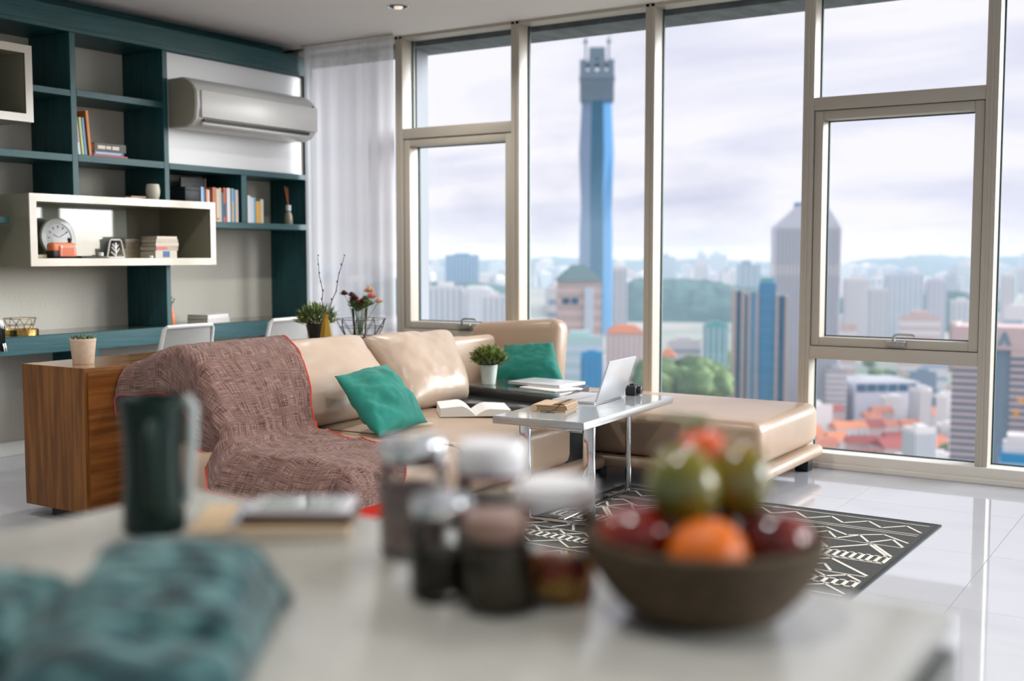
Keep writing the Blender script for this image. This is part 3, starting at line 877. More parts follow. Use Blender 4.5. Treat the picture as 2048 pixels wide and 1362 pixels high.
b = B(); b.box(CX0, CX1, CY0 + 0.004, CY1, CZ1 - 0.022, CZ1, bev=0.0015, seg=1); part('top_board', b, M_wal_top, co)
b = B(); b.box(CX0 + 0.001, CX1 - 0.001, CY0, CY0 + 0.022, CZ0, CZ1 - 0.0005, bev=0.0012, seg=1); part('end_board', b, M_wal_end, co)
b = B(); b.box(CX1 - 0.022, CX1, CY0 + 0.0222, CY1, CZ0, CZ1 - 0.0225, bev=0.0012, seg=1); part('side_board', b, M_wal_long, co)
b = B(); b.box(CX0, CX0 + 0.022, CY0 + 0.0222, CY1, CZ0, CZ1 - 0.0225, bev=0.0012, seg=1); part('side_board', b, M_wal_long, co)
b = B(); b.box(CX0 + 0.022, CX1 - 0.022, CY1 - 0.022, CY1 - 0.001, CZ0, CZ1 - 0.0225); part('end_board', b, M_wal_end, co)
b = B(); b.box(CX0 + 0.022, CX1 - 0.022, CY0 + 0.022, CY1 - 0.022, CZ0, CZ0 + 0.02); part('bottom_board', b, M_wal_long, co)
b = B(); b.box(CX0 + 0.10, CX1 - 0.06, CY0 + 0.07, CY1 - 0.08, 0.0003, CZ0); part('plinth', b, M_black, co, label='black recessed plinth')

def leaf(b, p, d, L, w, curl=0.2):
    """slim pointed leaf as a small folded strip"""
    d = Vector(d).normalized(); p = Vector(p)
    s = d.cross(Vector((0, 0, 1)))
    if s.length < 1e-3: s = Vector((1, 0, 0))
    s.normalize(); n = s.cross(d)
    pts = []
    for k, f in ((0, 0.25), (0.35, 1.0), (0.7, 0.75), (1.0, 0.05)):
        c = p + d * L * k - n * curl * L * k * k
        pts.append((c - s * w * f / 2 + n * 0.15 * w * f, c - n * 0.12 * w, c + s * w * f / 2 + n * 0.15 * w * f))
    vv = [[b.bm.verts.new(q) for q in r] for r in pts]
    for i in range(3):
        for j in range(2):
            b.bm.faces.new((vv[i][j], vv[i][j + 1], vv[i + 1][j + 1], vv[i + 1][j]))
def pot(name, label, x, y, z, r0, r1, h, m, soil=True):
    t = thing(name, label, 'potted plant', (x, y, z))
    b = B(); b.lathe([(r0, 0.0004), (r1 * 0.985, h * 0.90), (r1, h * 0.905), (r1, h), (r1 * 0.93, h), (r1 * 0.9, h * 0.86), (0.0, h * 0.86)], 36, cap1=False)
    part('pot', b, m, t, world=False)
    b = B(); b.lathe([(r1 * 0.9, h * 0.865), (r1 * 0.5, h * 0.885), (0.0, h * 0.89)], 24, cap0=False, cap1=False)
    part('soil', b, pm('potting_soil', (0.03, 0.022, 0.015), 0.9, bump=0.5, scale=(200, 200, 200)), t, world=False)
    return t
M_clay = pm('pale_terracotta', (0.50, 0.37, 0.27), 0.7, var=(0.56, 0.43, 0.32), scale=(40, 40, 40))
random.seed(4)
su = pot('succulent_pot', 'small succulent in a pale clay pot on the near end of the console', -4.600, 3.437, CZ1, 0.048, 0.0605, 0.122, M_clay)
for k in range(9):
    a = k * 2.399; r = 0.012 + 0.0045 * k
    b = B()
    for q in range(7):
        aa = q * 2 * math.pi / 7 + k
        d = (math.cos(aa) * 0.8, math.sin(aa) * 0.8, 0.9 + 0.3 * random.random())
        leaf(b, (r * math.cos(a), r * math.sin(a), 0.113), d, 0.026 + 0.006 * random.random(), 0.011, -0.2)
    part('rosette', b, pm('succulent_green', (0.09, 0.16, 0.08), 0.5, var=(0.30, 0.36, 0.24), scale=(60, 60, 60)) if k == 0 else MATS['succulent_green'], su, world=False)

def bushy(t, m, z0, zc, rx, rz_, n, ll, lw, seed, upb=0.5):
    """stems carrying many slim leaves inside an ellipsoid"""
    random.seed(seed)
    b = B()
    stems = B()
    for k in range(n):
        a = random.uniform(0, 2 * math.pi); e = math.acos(random.uniform(-0.25, 1.0))
        rr = random.uniform(0.55, 1.0)
        p = Vector((rx * rr * math.sin(e) * math.cos(a), rx * rr * math.sin(e) * math.sin(a), zc + rz_ * rr * math.cos(e)))
        d = Vector((math.cos(a) * math.sin(e), math.sin(a) * math.sin(e), math.cos(e) + upb)) + Vector((random.uniform(-.5, .5), random.uniform(-.5, .5), random.uniform(-.2, .5)))
        leaf(b, p - d.normalized() * ll * 0.4, d, ll * random.uniform(0.7, 1.3), lw * random.uniform(0.7, 1.3), random.uniform(-0.1, 0.35))
        if k % 6 == 0:
            stems.tube([(0.2 * p.x, 0.2 * p.y, z0), (0.7 * p.x, 0.7 * p.y, (z0 + p.z) / 2), p], 0.0012, 4)
    part('stems', stems, M_stem, t, world=False)
    f = part('foliage', b, m, t, world=False, ang=60)
    f['kind'] = 'stuff'
M_olive = pm('olive_foliage', (0.05, 0.10, 0.045), 0.55, var=(0.30, 0.38, 0.12), scale=(26, 26, 26), lo=0.42, hi=0.62)
M_dgreen = pm('black_glaze', (0.014, 0.020, 0.019), 0.3)
pl = pot('leafy_plant', 'bushy green plant in a black pot on the far end of the console', -4.625, 5.095, CZ1, 0.042, 0.062, 0.102, M_dgreen)
bushy(pl, M_olive, 0.09, 0.135, 0.125, 0.088, 620, 0.040, 0.010, 11)
# gold faceted vase with two bare branches
M_mustard = pm('mustard_gold_glaze', (0.30, 0.185, 0.018), 0.3, metal=0.25)
gv = thing('gold_vase', 'faceted mustard gold vase holding two bare branches', 'vase', (-4.455, 4.99, CZ1))
b = B(); b.lathe([(0.030, 0.0004), (0.040, 0.030), (0.018, 0.150), (0.020, 0.172), (0.014, 0.172), (0.012, 0.12)], 6, cap1=False)
part('vase_body', b, M_mustard, gv, world=False, ang=10)
M_branch = pm('bare_branch', (0.085, 0.060, 0.045), 0.8)
random.seed(8)
for (dx_, dz) in ((-0.048, 0.505), (0.118, 0.505)):
    pts = []
    for k in range(9):
        f = k / 8
        pts.append((dx_ * f * 0.9 + 0.006 * math.sin(k * 1.9), dx_ * f * 0.35 + 0.004 * math.cos(k * 1.3), 0.10 + (dz - 0.10) * f))
    b = B(); b.tube(pts, [0.0034 - 0.0018 * k / 8 for k in range(9)], 6)
    for k in range(2, 9):
        p = pts[k]; b.ball((p[0] + 0.004 * (-1) ** k, p[1], p[2] + 0.01), (0.0042, 0.0042, 0.0075), 1)
    part('branch', b, M_branch, gv, world=False)
# wire basket with a glass vase of dried flowers
M_dwire = pm('dark_wire', (0.035, 0.035, 0.035), 0.4, metal=0.7)
wire_basket('dark_wire_basket', 'dark wire basket on the far end of the console', -4.665, 5.560, CZ1 + 0.0002, 0.105, 0.158, 0.112, 9, M_dwire, 0.0021)
M_glass = pane_mat('clear_glass', (0.93, 0.96, 0.95), 1.0)
M_water = pane_mat('vase_water', (0.80, 0.86, 0.78), 0.5)
fv = thing('flower_vase', 'clear glass vase of dried flowers inside the dark wire basket', 'vase', (-4.675, 5.555, CZ1 + 0.0045))
b = B(); b.lathe([(0.036, 0), (0.038, 0.004), (0.050, 0.155), (0.0535, 0.175), (0.0515, 0.175), (0.048, 0.155), (0.036, 0.008), (0.0, 0.008)], 32, cap1=False)
part('glass', b, M_glass, fv, world=False)
random.seed(21)
M_petal_p = pm('dusty_pink_petals', lin((214, 128, 112)), 0.7)
M_petal_t = pm('tan_petals', lin((205, 172, 128)), 0.7)
M_petal_m = pm('maroon_petals', (0.085, 0.022, 0.022), 0.7)
M_gstem = pm('green_stem', (0.10, 0.15, 0.05), 0.6)
heads = [(0.062, 0.02, 0.282, M_petal_t, 0.040), (0.100, 0.0, 0.245, M_petal_p, 0.040), (0.132, 0.03, 0.215, M_petal_t, 0.032), (-0.110, -0.02, 0.262, M_petal_m, 0.032),
         (-0.065, 0.0, 0.255, M_petal_m, 0.030), (-0.070, 0.02, 0.205, M_petal_m, 0.042), (-0.03, -0.02, 0.235, M_petal_m, 0.036), (-0.01, 0.03, 0.205, M_petal_t, 0.034), (0.040, -0.02, 0.205, M_petal_m, 0.040), (0.09, -0.02, 0.200, M_leaf, 0.042), (-0.045, 0.0, 0.185, M_leaf, 0.046), (0.02, 0.01, 0.180, M_leaf, 0.048), (-0.045, 0.03, 0.225, M_petal_p, 0.026), (0.03, 0.02, 0.232, M_leaf, 0.03), (-0.02, 0.0, 0.16, M_leaf, 0.045)]
for (x, y, z, m, r) in heads:
    b = B(); b.tube([(0.10 * x, 0.3 * y, 0.012), (0.35 * x, 0.5 * y, 0.10), (0.8 * x, 0.9 * y, z - 0.03), (x, y, z)], 0.0016, 5)
    s = part('stem', b, M_gstem, fv, world=False)
    b = B()
    for k in range(26):
        a = k * 2.399; e = 1.45 * math.sqrt(k / 26)
        d = Vector((math.sin(e) * math.cos(a), math.sin(e) * math.sin(a), math.cos(e)))
        leaf(b, Vector((x, y, z - 0.004)) + d * r * 0.15, d, r * 0.85, r * 0.5, -0.25)
    link('flower_head', b.mesh('flower_head'), m, s)
b = B(); b.lathe([(0.034, 0.009), (0.0425, 0.092), (0.0, 0.093)], 28, cap1=False)
part('water', b, M_water, fv, world=False)

# ------------------------------------------------------------------ sofa
M_leather = pm('tan_leather', (0.40, 0.285, 0.20), 0.34, spec=0.55, var=(0.43, 0.305, 0.218), scale=(6, 6, 6), bump=0.04, bscale=(160, 160, 160))
M_satin = pm('soft_tan_leather', (0.385, 0.292, 0.222), 0.36, spec=0.6, var=(0.415, 0.315, 0.24), scale=(5, 5, 5), bump=0.03, bscale=(90, 90, 90))
M_seam = pm('leather_seam', (0.17, 0.10, 0.06), 0.6)
so = thing('corner_sofa', 'tan leather corner sofa with a chaise along the window', 'sofa', (-3.3, 4.9, 0))
def soft(x0, x1, y0, y1, z0, z1, r, crown=0.0, seg=4, sub=0):
    """upholstered block with generous rounded edges; crown lifts the top centre"""
    b = B(); b.box(x0, x1, y0, y1, z0, z1, bev=r, seg=seg)
    if crown:
        es = [e for e in b.bm.edges if e.calc_length() > 0.15]
        bmesh.ops.subdivide_edges(b.bm, edges=es, cuts=7, use_grid_fill=True)
        for v in b.bm.verts:
            if v.co.z > (z0 + z1) / 2:
                u = (v.co.x - x0) / (x1 - x0) * 2 - 1; w = (v.co.y - y0) / (y1 - y0) * 2 - 1
                v.co.z += crown * max(0, 1 - u * u) * max(0, 1 - w * w)
    return b
SX, SYa, SYb, SYc = -2.885, 3.36, 4.17, 5.15
part('seat_cushion', soft(-4.13, SX, SYa, SYb - 0.003, 0.155, 0.392, 0.055, 0.018), M_leather, so, ang=50)
part('seat_cushion', soft(-4.13, SX, SYb + 0.003, SYc, 0.155, 0.392, 0.055, 0.018), M_leather, so, ang=50)
part('chaise_cushion', soft(-4.36, -2.00, 5.52, 6.50, 0.155, 0.392, 0.055, 0.016), M_leather, so, ang=50)
b = B(); b.tube([(-3.7, SYb, 0.398), (-3.2, SYb, 0.400), (-2.97, SYb, 0.385), (-2.90, SYb, 0.34), (-2.885, SYb, 0.2)], 0.0035, 6)
part('seam', b, M_seam, so)
# rolled leather plinth
b = B(); b.box(-4.10, -2.855, SYa - 0.02, 5.47, 0.085, 0.152, bev=0.030, seg=4)
part('plinth_roll', b, M_leather, so, ang=50)
b = B(); b.box(-4.34, -1.965, 5.48, 6.50, 0.085, 0.152, bev=0.030, seg=4)
part('plinth_roll', b, M_leather, so, ang=50)
for (x, y) in ((-2.06, 5.60), (-2.06, 6.42), (-2.98, 5.60), (-2.98, 3.45), (-4.02, 3.45), (-4.25, 6.40)):
    b = B(); b.box(x - 0.04, x + 0.04, y - 0.04, y + 0.04, 0.0003, 0.086, bev=0.004)
    part('foot', b, M_black, so, label='black foot')
# backrests
b = soft(-4.375, -4.14, 3.52, 6.20, 0.30, 0.715, 0.05)
part('backrest', b, M_leather, so, ang=50)
b = soft(-4.36, -3.665, -0.10, 0.10, 0.0, 0.44, 0.075)
b.xf(Matrix.Translation((0, 6.36, 0.375)) @ Matrix.Rotation(R(-9), 4, 'X'))
for v in b.bm.verts:
    if v.co.z > 0.6: v.co.z += 0.05 * (v.co.x + 4.36) / 0.70 - 0.02
part('backrest', b, M_leather, so, ang=50)
b = soft(-4.14, -4.05, 5.70, 6.20, 0.36, 0.735, 0.04)
part('backrest', b, M_leather, so, ang=50)
# two loose back cushions
b = pillow((-3.72, 3.47, 0.425), (-3.75, 4.80, 0.425), (-4.08, 4.84, 0.805), (-4.06, 3.47, 0.800), 0.225, 40, 0.03, 0.014, 5.0, 1.0, pw=4.5)
single('back_cushion', b, M_satin, (-3.85, 4.12, 0.41), 'soft tan leather back cushion half hidden under the brown throw', 'cushion', 'loose back cushions', ang=180)
b = pillow((-3.70, 4.79, 0.425), (-3.70, 5.36, 0.425), (-4.06, 5.66, 0.775), (-4.08, 4.86, 0.790), 0.25, 40, 0.04, 0.016, 5.0, 7.0, pw=4.0)
single('back_cushion', b, M_satin, (-3.85, 5.25, 0.41), 'soft tan leather back cushion behind the open book', 'cushion', 'loose back cushions', ang=180)

# green scatter cushions
M_green = pm('emerald_velvet', (0.0, 0.148, 0.112), 0.8, var=(0.0, 0.175, 0.134), scale=(9, 9, 9), bump=0.12, bscale=(420, 420, 420), sheen=0.08)
g1 = thing('green_cushion', 'emerald green cushion leaning on the tan back cushion beside the throw', 'cushion', (-3.5, 4.3, 0.41), 0, 'emerald scatter cushions')
b = pillow((-3.285, 4.035, 0.415), (-3.335, 4.475, 0.425), (-3.66, 4.55, 0.690), (-3.66, 4.155, 0.665), 0.17, 36, 0.05, 0.030, 7.0, 3.0, pw=2.2)
part('cover', b, M_green, g1, ang=180)
b = B(); b.box(-3.338, -3.310, 4.462, 4.487, 0.4185, 0.4215, rot=Matrix.Rotation(R(35), 4, 'Z'))
part('sewn_label', b, M_plastic, g1, smooth=False, label='small white sewn label')
b = pillow((-3.93, 5.98, 0.420), (-3.40, 5.99, 0.435), (-3.635, 6.215, 0.695), (-4.00, 6.215, 0.665), 0.15, 32, 0.05, 0.030, 7.0, 9.0, pw=2.2)
single('green_cushion', b, M_green, (-3.75, 6.1, 0.41), 'emerald green cushion in the sofa corner by the window', 'cushion', 'emerald scatter cushions', ang=180)

# ------------------------------------------------------------------ brown woven throw over the near end of the sofa
def throw_mat():
    m = bpy.data.materials.new('brown_woven_throw'); m.use_nodes = True
    nt = m.node_tree; p = nt.nodes['Principled BSDF']
    uv = nt.nodes.new('ShaderNodeUVMap'); uv.uv_map = 'weave'
    def nz(sc, det=3):
        mm = nt.nodes.new('ShaderNodeMapping'); mm.inputs['Scale'].default_value = sc
        n = nt.nodes.new('ShaderNodeTexNoise'); n.inputs['Scale'].default_value = 1; n.inputs['Detail'].default_value = det
        nt.links.new(uv.outputs[0], mm.inputs[0]); nt.links.new(mm.outputs[0], n.inputs['Vector']); return n
    a = nz((14, 420, 1)); c = nz((300, 10, 1)); d = nz((10, 10, 1), 5)
    s = nt.nodes.new('ShaderNodeMath'); s.operation = 'ADD'; nt.links.new(a.outputs[0], s.inputs[0]); nt.links.new(c.outputs[0], s.inputs[1])
    h = nt.nodes.new('ShaderNodeMath'); h.operation = 'MULTIPLY'; h.inputs[1].default_value = 0.5; nt.links.new(s.outputs[0], h.inputs[0])
    r = nt.nodes.new('ShaderNodeValToRGB')
    e = r.color_ramp.elements
    e[0].position = 0.38; e[0].color = (0.060, 0.026, 0.020, 1)
    e[1].position = 0.64; e[1].color = (0.60, 0.40, 0.345, 1)
    k = e.new(0.50); k.color = (0.28, 0.152, 0.124, 1)
    nt.links.new(h.outputs[0], r.inputs[0])
    nt.links.new(r.outputs[0], p.inputs['Base Color'])
    p.inputs['Roughness'].default_value = 0.9; p.inputs['Sheen Weight'].default_value = 0.15
    bp = nt.nodes.new('ShaderNodeBump'); bp.inputs['Strength'].default_value = 0.5; bp.inputs['Distance'].default_value = 0.004
    nt.links.new(h.outputs[0], bp.inputs['Height']); nt.links.new(bp.outputs[0], p.inputs['Normal'])
    return m
M_throw = throw_mat()
# profile along the drape in (x, z), from behind the backrest to the hem in front of the seat
TP = [(-4.400, 0.60), (-4.398, 0.70), (-4.37, 0.738), (-4.27, 0.765), (-4.15, 0.815), (-4.05, 0.838), (-3.965, 0.826), (-3.875, 0.785), (-3.795, 0.715), (-3.735, 0.628), (-3.685, 0.53), (-3.645, 0.452), (-3.56, 0.425), (-3.35, 0.422), (-3.15, 0.422), (-3.00, 0.416), (-2.92, 0.392), (-2.872, 0.335), (-2.856, 0.255)]
def resample(P, n):
    L = [0]
    for a, c in zip(P, P[1:]): L.append(L[-1] + math.hypot(c[0] - a[0], c[1] - a[1]))
    out = []
    for k in range(n):
        s = L[-1] * k / (n - 1)
        i = max(j for j in range(len(P) - 1) if L[j] <= s + 1e-9)
        f = (s - L[i]) / (L[i + 1] - L[i])
        f = min(1, max(0, f))
        # catmull-rom
        p0 = P[max(i - 1, 0)]; p1 = P[i]; p2 = P[i + 1]; p3 = P[min(i + 2, len(P) - 1)]
        def cr(q): return 0.5 * ((2 * p1[q]) + (-p0[q] + p2[q]) * f + (2 * p0[q] - 5 * p1[q] + 4 * p2[q] - p3[q]) * f * f + (-p0[q] + 3 * p1[q] - 3 * p2[q] + p3[q]) * f ** 3)
        out.append((cr(0), cr(1), s))
    return out, L[-1]
NV, NU = 190, 130
prof_, LT = resample(TP, NV)
def near_y(x):      # near end of what the throw lies on
    if x < -4.05: return 3.50
    if x < -3.70: return 3.50 - 0.04 * (x + 4.05) / 0.35
    f = min(1, (x + 3.70) / 0.20)
    return 3.46 - (3.46 - 3.362) * f * f * (3 - 2 * f)
def right_y(s):     # far edge of the throw
    f = s / LT
    T = [(0, 4.20), (0.24, 4.20), (0.60, 3.94), (0.90, 3.80), (1.0, 3.60)]
    for (f0, y0), (f1, y1) in zip(T, T[1:]):
        if f <= f1 + 1e-6:
            y = y0 + (y1 - y0) * (f - f0) / (f1 - f0)
            break
    return y + 0.010 * math.sin(f * 60) * (1 if f > 0.55 else 0.3)
def hang(s):        # how far it hangs down over the near end
    f = s / LT
    if f < 0.22: return 0.10 + 0.10 * f / 0.22
    if f < 0.36: return 0.20 + (f - 0.22) / 0.14 * 0.16
    if f < 0.52: return 0.36 - (f - 0.36) / 0.16 * 0.22
    if f < 0.85: return 0.14 + (f - 0.52) / 0.33 * 0.03
    return 0.17 - (f - 0.85) / 0.15 * 0.165
def tf(u, v):
    x, z, s = prof_[min(NV - 1, int(round(v * (NV - 1))))]
    yn, yr, hg = near_y(x), right_y(s), max(0.004, hang(s))
    w = yr - yn
    tot = w + hg
    d = u * tot                 # arc length from the near hem
    f = s / LT
    nrm_x, nrm_z = 0.0, 1.0
    k = min(NV - 2, max(1, int(round(v * (NV - 1)))))
    tx = prof_[k + 1][0] - prof_[k - 1][0]; tz = prof_[k + 1][1] - prof_[k - 1][1]
    l = math.hypot(tx, tz); nrm_x, nrm_z = -tz / l, tx / l
    if d >= hg:
        y = yn + (d - hg); q = d - hg
        # wrinkles: long folds down the back, rumples where back meets seat
        n = 0.0
        if f < 0.52:
            n += 0.018 * math.sin((y * 30) + 3 * fbm((y * 2, s, 0), 1.5)) * max(0, min(1, (f - 0.22) * 6)) * (0.35 + 0.65 * noise.noise(Vector((y * 5, s * 1.2, 3))))
        n += 0.010 * fbm((x * 1.0, y * 1.6, z), 5.0, 4)
        rum = math.exp(-((f - 0.56) / 0.10) ** 2)
        n += 0.034 * rum * abs(noise.noise(Vector((x * 7 + y * 3, y * 9 - x * 3, 0.3))))
        if f > 0.55:
            n += 0.014 * (1 - abs(2 * ((s * 5 - y * 2.5 + 0.4 * noise.noise(Vector((y * 3, s * 3, 0)))) % 1) - 1)) ** 6
        e = max(0.0, 1 - q / 0.05)
        n = abs(n) * 0.8 + n * 0.2 + 0.004
        return Vector((x + nrm_x * n, y, z + nrm_z * n - 0.012 * e * e))
    # hanging part: falls over the near end, bulging outward, with soft ripples
    q = hg - d
    out = 0.030 * (1 - math.exp(-q / 0.03)) + (0.10 * (q / max(hg, 0.1)) if f > 0.52 and f < 0.9 else 0.02 * q / max(hg, 0.1))
    out += 0.010 * math.sin(s * 17) * min(1, q / 0.08) + 0.006 * fbm((s * 3, q * 4, 0), 2.0)
    down = q - 0.010 * (1 - math.exp(-q / 0.03))
    slant = 0.0
    if f < 0.36: slant = 0.25 * q
    return Vector((x + slant * 0.6 - 0.0, yn - out, max(0.02, z - 0.012 - down)))
th = thing('woven_throw', 'brown woven throw with red stitched edges draped over the near end of the sofa', 'throw', (-3.5, 3.8, 0.41))
b = B(); g = b.grid(tf, NU, NV)
uvl = b.bm.loops.layers.uv.new('weave')
idx = {}
for j, r_ in enumerate(g):
    for i, v in enumerate(r_): idx[v] = (i / (NU - 1), j / (NV - 1))
for f in b.bm.faces:
    for lp in f.loops:
        a, c = idx[lp.vert]; lp[uvl].uv = (a * 0.9, c * LT)
edge_near = [v.co.copy() for v in (r_[0] for r_ in g)]
edge_far = [v.co.copy() for v in (r_[-1] for r_ in g)]
edge_hem = [v.co.copy() for v in g[-1]]
bmesh.ops.solidify(b.bm, geom=b.bm.faces[:], thickness=-0.004)
part('cloth', b, M_throw, th, ang=180)
M_red = pm('red_stitching', (0.55, 0.035, 0.018), 0.8)
for pts in (edge_near, edge_far):
    b = B(); b.tube(pts, 0.0038, 6)
    part('stitched_edge', b, M_red, th, label='red stitched edge')
b = B()
random.seed(5)
for k in range(0, NU - 1):
    for q in range(2):
        p = edge_hem[k].lerp(edge_hem[k + 1], q / 2)
        L = 0.045 + 0.02 * random.random()
        zb = max(0.045, p.z - L)
        b.tube([p, (p.x + 0.004, p.y + random.uniform(-.004, .004), (p.z + zb) / 2), (p.x + 0.006, p.y + random.uniform(-.008, .008), zb)], 0.0022, 4)
fr = part('fringe', b, M_red, th, label='red fringe'); fr['kind'] = 'stuff'

# ------------------------------------------------------------------ open book on the seat
M_page = pm('white_pages', (0.70, 0.68, 0.66), 0.7)
M_edgep = pm('page_edges', (0.55, 0.47, 0.37), 0.8, bump=0.3, scale=(5, 5, 500))
ob = thing('open_book', 'thick open book lying face up on the seat beside the back cushion', 'book', (-3.39, 4.955, 0.411), R(-50))
def pageblock(sg, th_):
    b = B()
    pr = []
    for k in range(13):
        u = k / 12
        zz_ = 0.004 + th_ * (math.sin(min(1, u * 2.2) * math.pi / 2) * (1 - 0.30 * u))
        pr.append((sg * u * 0.185, zz_))
    poly = pr + [(sg * 0.185, 0.003), (0, 0.003)]
    b.prism(poly, -0.145, 0.145, 'X')
    return b
for sg, t_ in ((-1, 0.060), (1, 0.040)):
    b = pageblock(sg, t_)
    part('page_block', b, M_page, ob, world=False, ang=30)
b = B(); b.box(-0.149, 0.149, -0.190, 0.190, 0.0003, 0.003)
part('cover', b, pm('book_cover_tan', (0.45, 0.36, 0.27), 0.6), ob, world=False, smooth=False)

# ------------------------------------------------------------------ black side table filling the sofa corner
M_blk = pm('black_lacquer', (0.022, 0.026, 0.027), 0.22, spec=0.6)
M_blktop = pm('smoked_glass_top', (0.05, 0.055, 0.056), 0.05, spec=0.8)
stb = thing('corner_side_table', 'low black side table set into the sofa corner', 'side table', (-3.4, 5.5, 0))
b = B(); b.box(-3.90, -2.93, 5.165, 5.475, 0.0003, 0.428, bev=0.006); part('cabinet_body', b, M_blk, stb)
top_poly = [(-3.86, 5.535), (-3.80, 5.50), (-3.052, 5.30), (-3.035, 5.32), (-3.20, 5.90), (-3.24, 5.915), (-3.84, 5.93)]
b = B(); b.prism(top_poly, 0.429, 0.476, 'Z', bev=0.004); part('tray_rim', b, M_blk, stb)
def inset(poly, k):
    cx_ = sum(p[0] for p in poly) / len(poly); cy_ = sum(p[1] for p in poly) / len(poly)
    return [(cx_ + (x - cx_) * k, cy_ + (y - cy_) * k) for x, y in poly]
b = B(); b.prism([(-3.86, 5.500), (-3.80, 5.485), (-3.052, 5.290), (-3.045, 5.315), (-3.79, 5.512), (-3.85, 5.515)], 0.345, 0.4288, 'Z'); part('front_board', b, M_blk, stb, smooth=False)
b = B(); b.prism(inset(top_poly, 0.95), 0.4762, 0.480, 'Z'); part('glass_top', b, M_blktop, stb, smooth=False)
ZT = 0.4803
M_wpot = pm('pale_mint_pot', (0.58, 0.66, 0.60), 0.4)
p2_ = pot('small_plant', 'small leafy plant in a pale mint pot on the black side table', -3.735, 5.625, ZT, 0.040, 0.054, 0.118, M_wpot)
bushy(p2_, pm('fresh_foliage', (0.09, 0.15, 0.04), 0.55, var=(0.36, 0.42, 0.12), scale=(30, 30, 30), lo=0.42, hi=0.62), 0.10, 0.150, 0.110, 0.078, 760, 0.034, 0.010, 31)
def slab(name, label, cat, x, y, z, w, d, t, rz, m, bev=0.003):
    b = B(); b.box(-w / 2, w / 2, -d / 2, d / 2, 0.0002, t, bev=bev, seg=2)
    o = single(name, b, m, (x, y, z), label, cat, world=False)
    o.rotation_euler = (0, 0, rz)
    return o
M_silver = pm('silver_aluminium', (0.66, 0.66, 0.69), 0.32, metal=0.55)
slab('magazine', 'white magazine lying under the closed silver laptop', 'magazine', -3.30, 5.62, ZT, 0.30, 0.22, 0.008, R(-16), M_page, 0.001)
cl = thing('closed_laptop', 'closed silver laptop lying on the black side table', 'laptop', (-3.40, 5.74, ZT + 0.0083), R(-6))
b = B(); b.box(-0.19, 0.19, -0.13, 0.13, 0.0002, 0.011, bev=0.003); part('base', b, M_silver, cl, world=False)
b = B(); b.box(-0.19, 0.19, -0.13, 0.13, 0.0118, 0.018, bev=0.0025); part('lid', b, M_silver, cl, world=False)

# ------------------------------------------------------------------ chrome table with the laptop
tb = thing('laptop_table', 'slim grey topped table on chrome legs in front of the sofa', 'table', (-2.66, 4.9, 0), R(3.2))
M_top = pm('grey_laminate', (0.36, 0.38, 0.38), 0.06, spec=0.75)
M_edge = pm('brushed_metal_edge', (0.46, 0.47, 0.47), 0.3, metal=0.85)
TZ = 0.510
b = B(); b.box(-0.235, 0.235, -0.545, 0.545, TZ - 0.036, TZ - 0.001, bev=0.003); part('edge_band', b, M_edge, tb, world=False)
b = B(); b.box(-0.232, 0.232, -0.542, 0.542, TZ - 0.0015, TZ, bev=0.0004, seg=1); part('table_top', b, M_top, tb, world=False, smooth=False)
for x in (-0.150, 0.185):
    b = B(); b.box(x - 0.030, x + 0.030, -0.395, -0.371, 0.012, TZ - 0.037, bev=0.010, seg=3); part('leg', b, M_chrome, tb, world=False)
b = B(); b.box(-0.12, 0.155, -0.392, -0.374, TZ - 0.075, TZ - 0.045, bev=0.003); part('crossbar', b, M_chrome, tb, world=False)
b = B(); b.box(-0.19, 0.225, -0.405, -0.362, 0.0065, 0.018, bev=0.004); part('floor_rail', b, M_chrome, tb, world=False)
b = B(); b.tube([(0.028, 0.435, 0.008), (0.028, 0.435, TZ - 0.037)], 0.0165, 16); part('leg', b, M_chrome, tb, world=False)
b = B(); b.box(0.010, 0.046, -0.362, 0.46, 0.0065, 0.018, bev=0.004); part('floor_rail', b, M_chrome, tb, world=False)
ZTT = TZ + 0.0003
lp = thing('open_laptop', 'open silver laptop on the chrome table seen from behind', 'laptop', (-2.665, 5.12, ZTT), R(4))
b = B(); b.box(-0.235, 0.0, -0.175, 0.175, 0.0, 0.013, bev=0.003); part('base', b, M_silver, lp, world=False)
b = B(); b.box(-0.005, 0.005, -0.175, 0.175, 0.0, 0.222, bev=0.003)
b.xf(Matrix.Translation((0.006, 0, 0.008)) @ Matrix.Rotation(R(19), 4, 'Y')); part('screen', b, M_silver, lp, world=False)
b = B(); b.box(-0.215, -0.105, -0.150, 0.150, 0.013, 0.0145); part('keyboard', b, pm('pale_keys', (0.5, 0.5, 0.52), 0.5), lp, world=False, smooth=False)
b = B(); b.tube([(0.001, -0.15, 0.010), (0.001, 0.15, 0.010)], 0.006, 8); part('hinge', b, M_black, lp, world=False)
# leather notebook with a cord
M_nb = pm('tan_notebook_leather', (0.56, 0.40, 0.26), 0.5)
nbk = thing('leather_notebook', 'tan leather notebook tied with a cord on the chrome table', 'notebook', (-2.715, 4.672, ZTT), R(12))
b = B(); b.box(-0.080, 0.080, -0.095, 0.095, 0.0, 0.004, bev=0.0015); b.box(-0.080, 0.080, -0.095, 0.095, 0.030, 0.035, bev=0.002)
b.tube([(-0.080, -0.095, 0.0175), (-0.080, 0.095, 0.0175)], 0.0172, 12)
part('cover', b, M_nb, nbk, world=False)
b = B(); b.box(-0.078, 0.076, -0.091, 0.091, 0.0045, 0.030); part('pages', b, pm('kraft_pages', (0.34, 0.23, 0.13), 0.8), nbk, world=False, smooth=False)
b = B()
b.grid(lambda u, v: (0.010 + 0.078 * u, -0.095 + 0.19 * v, 0.0365 + 0.006 * math.sin(u * math.pi) - 0.030 * max(0, u - 0.85) * 5), 10, 6)
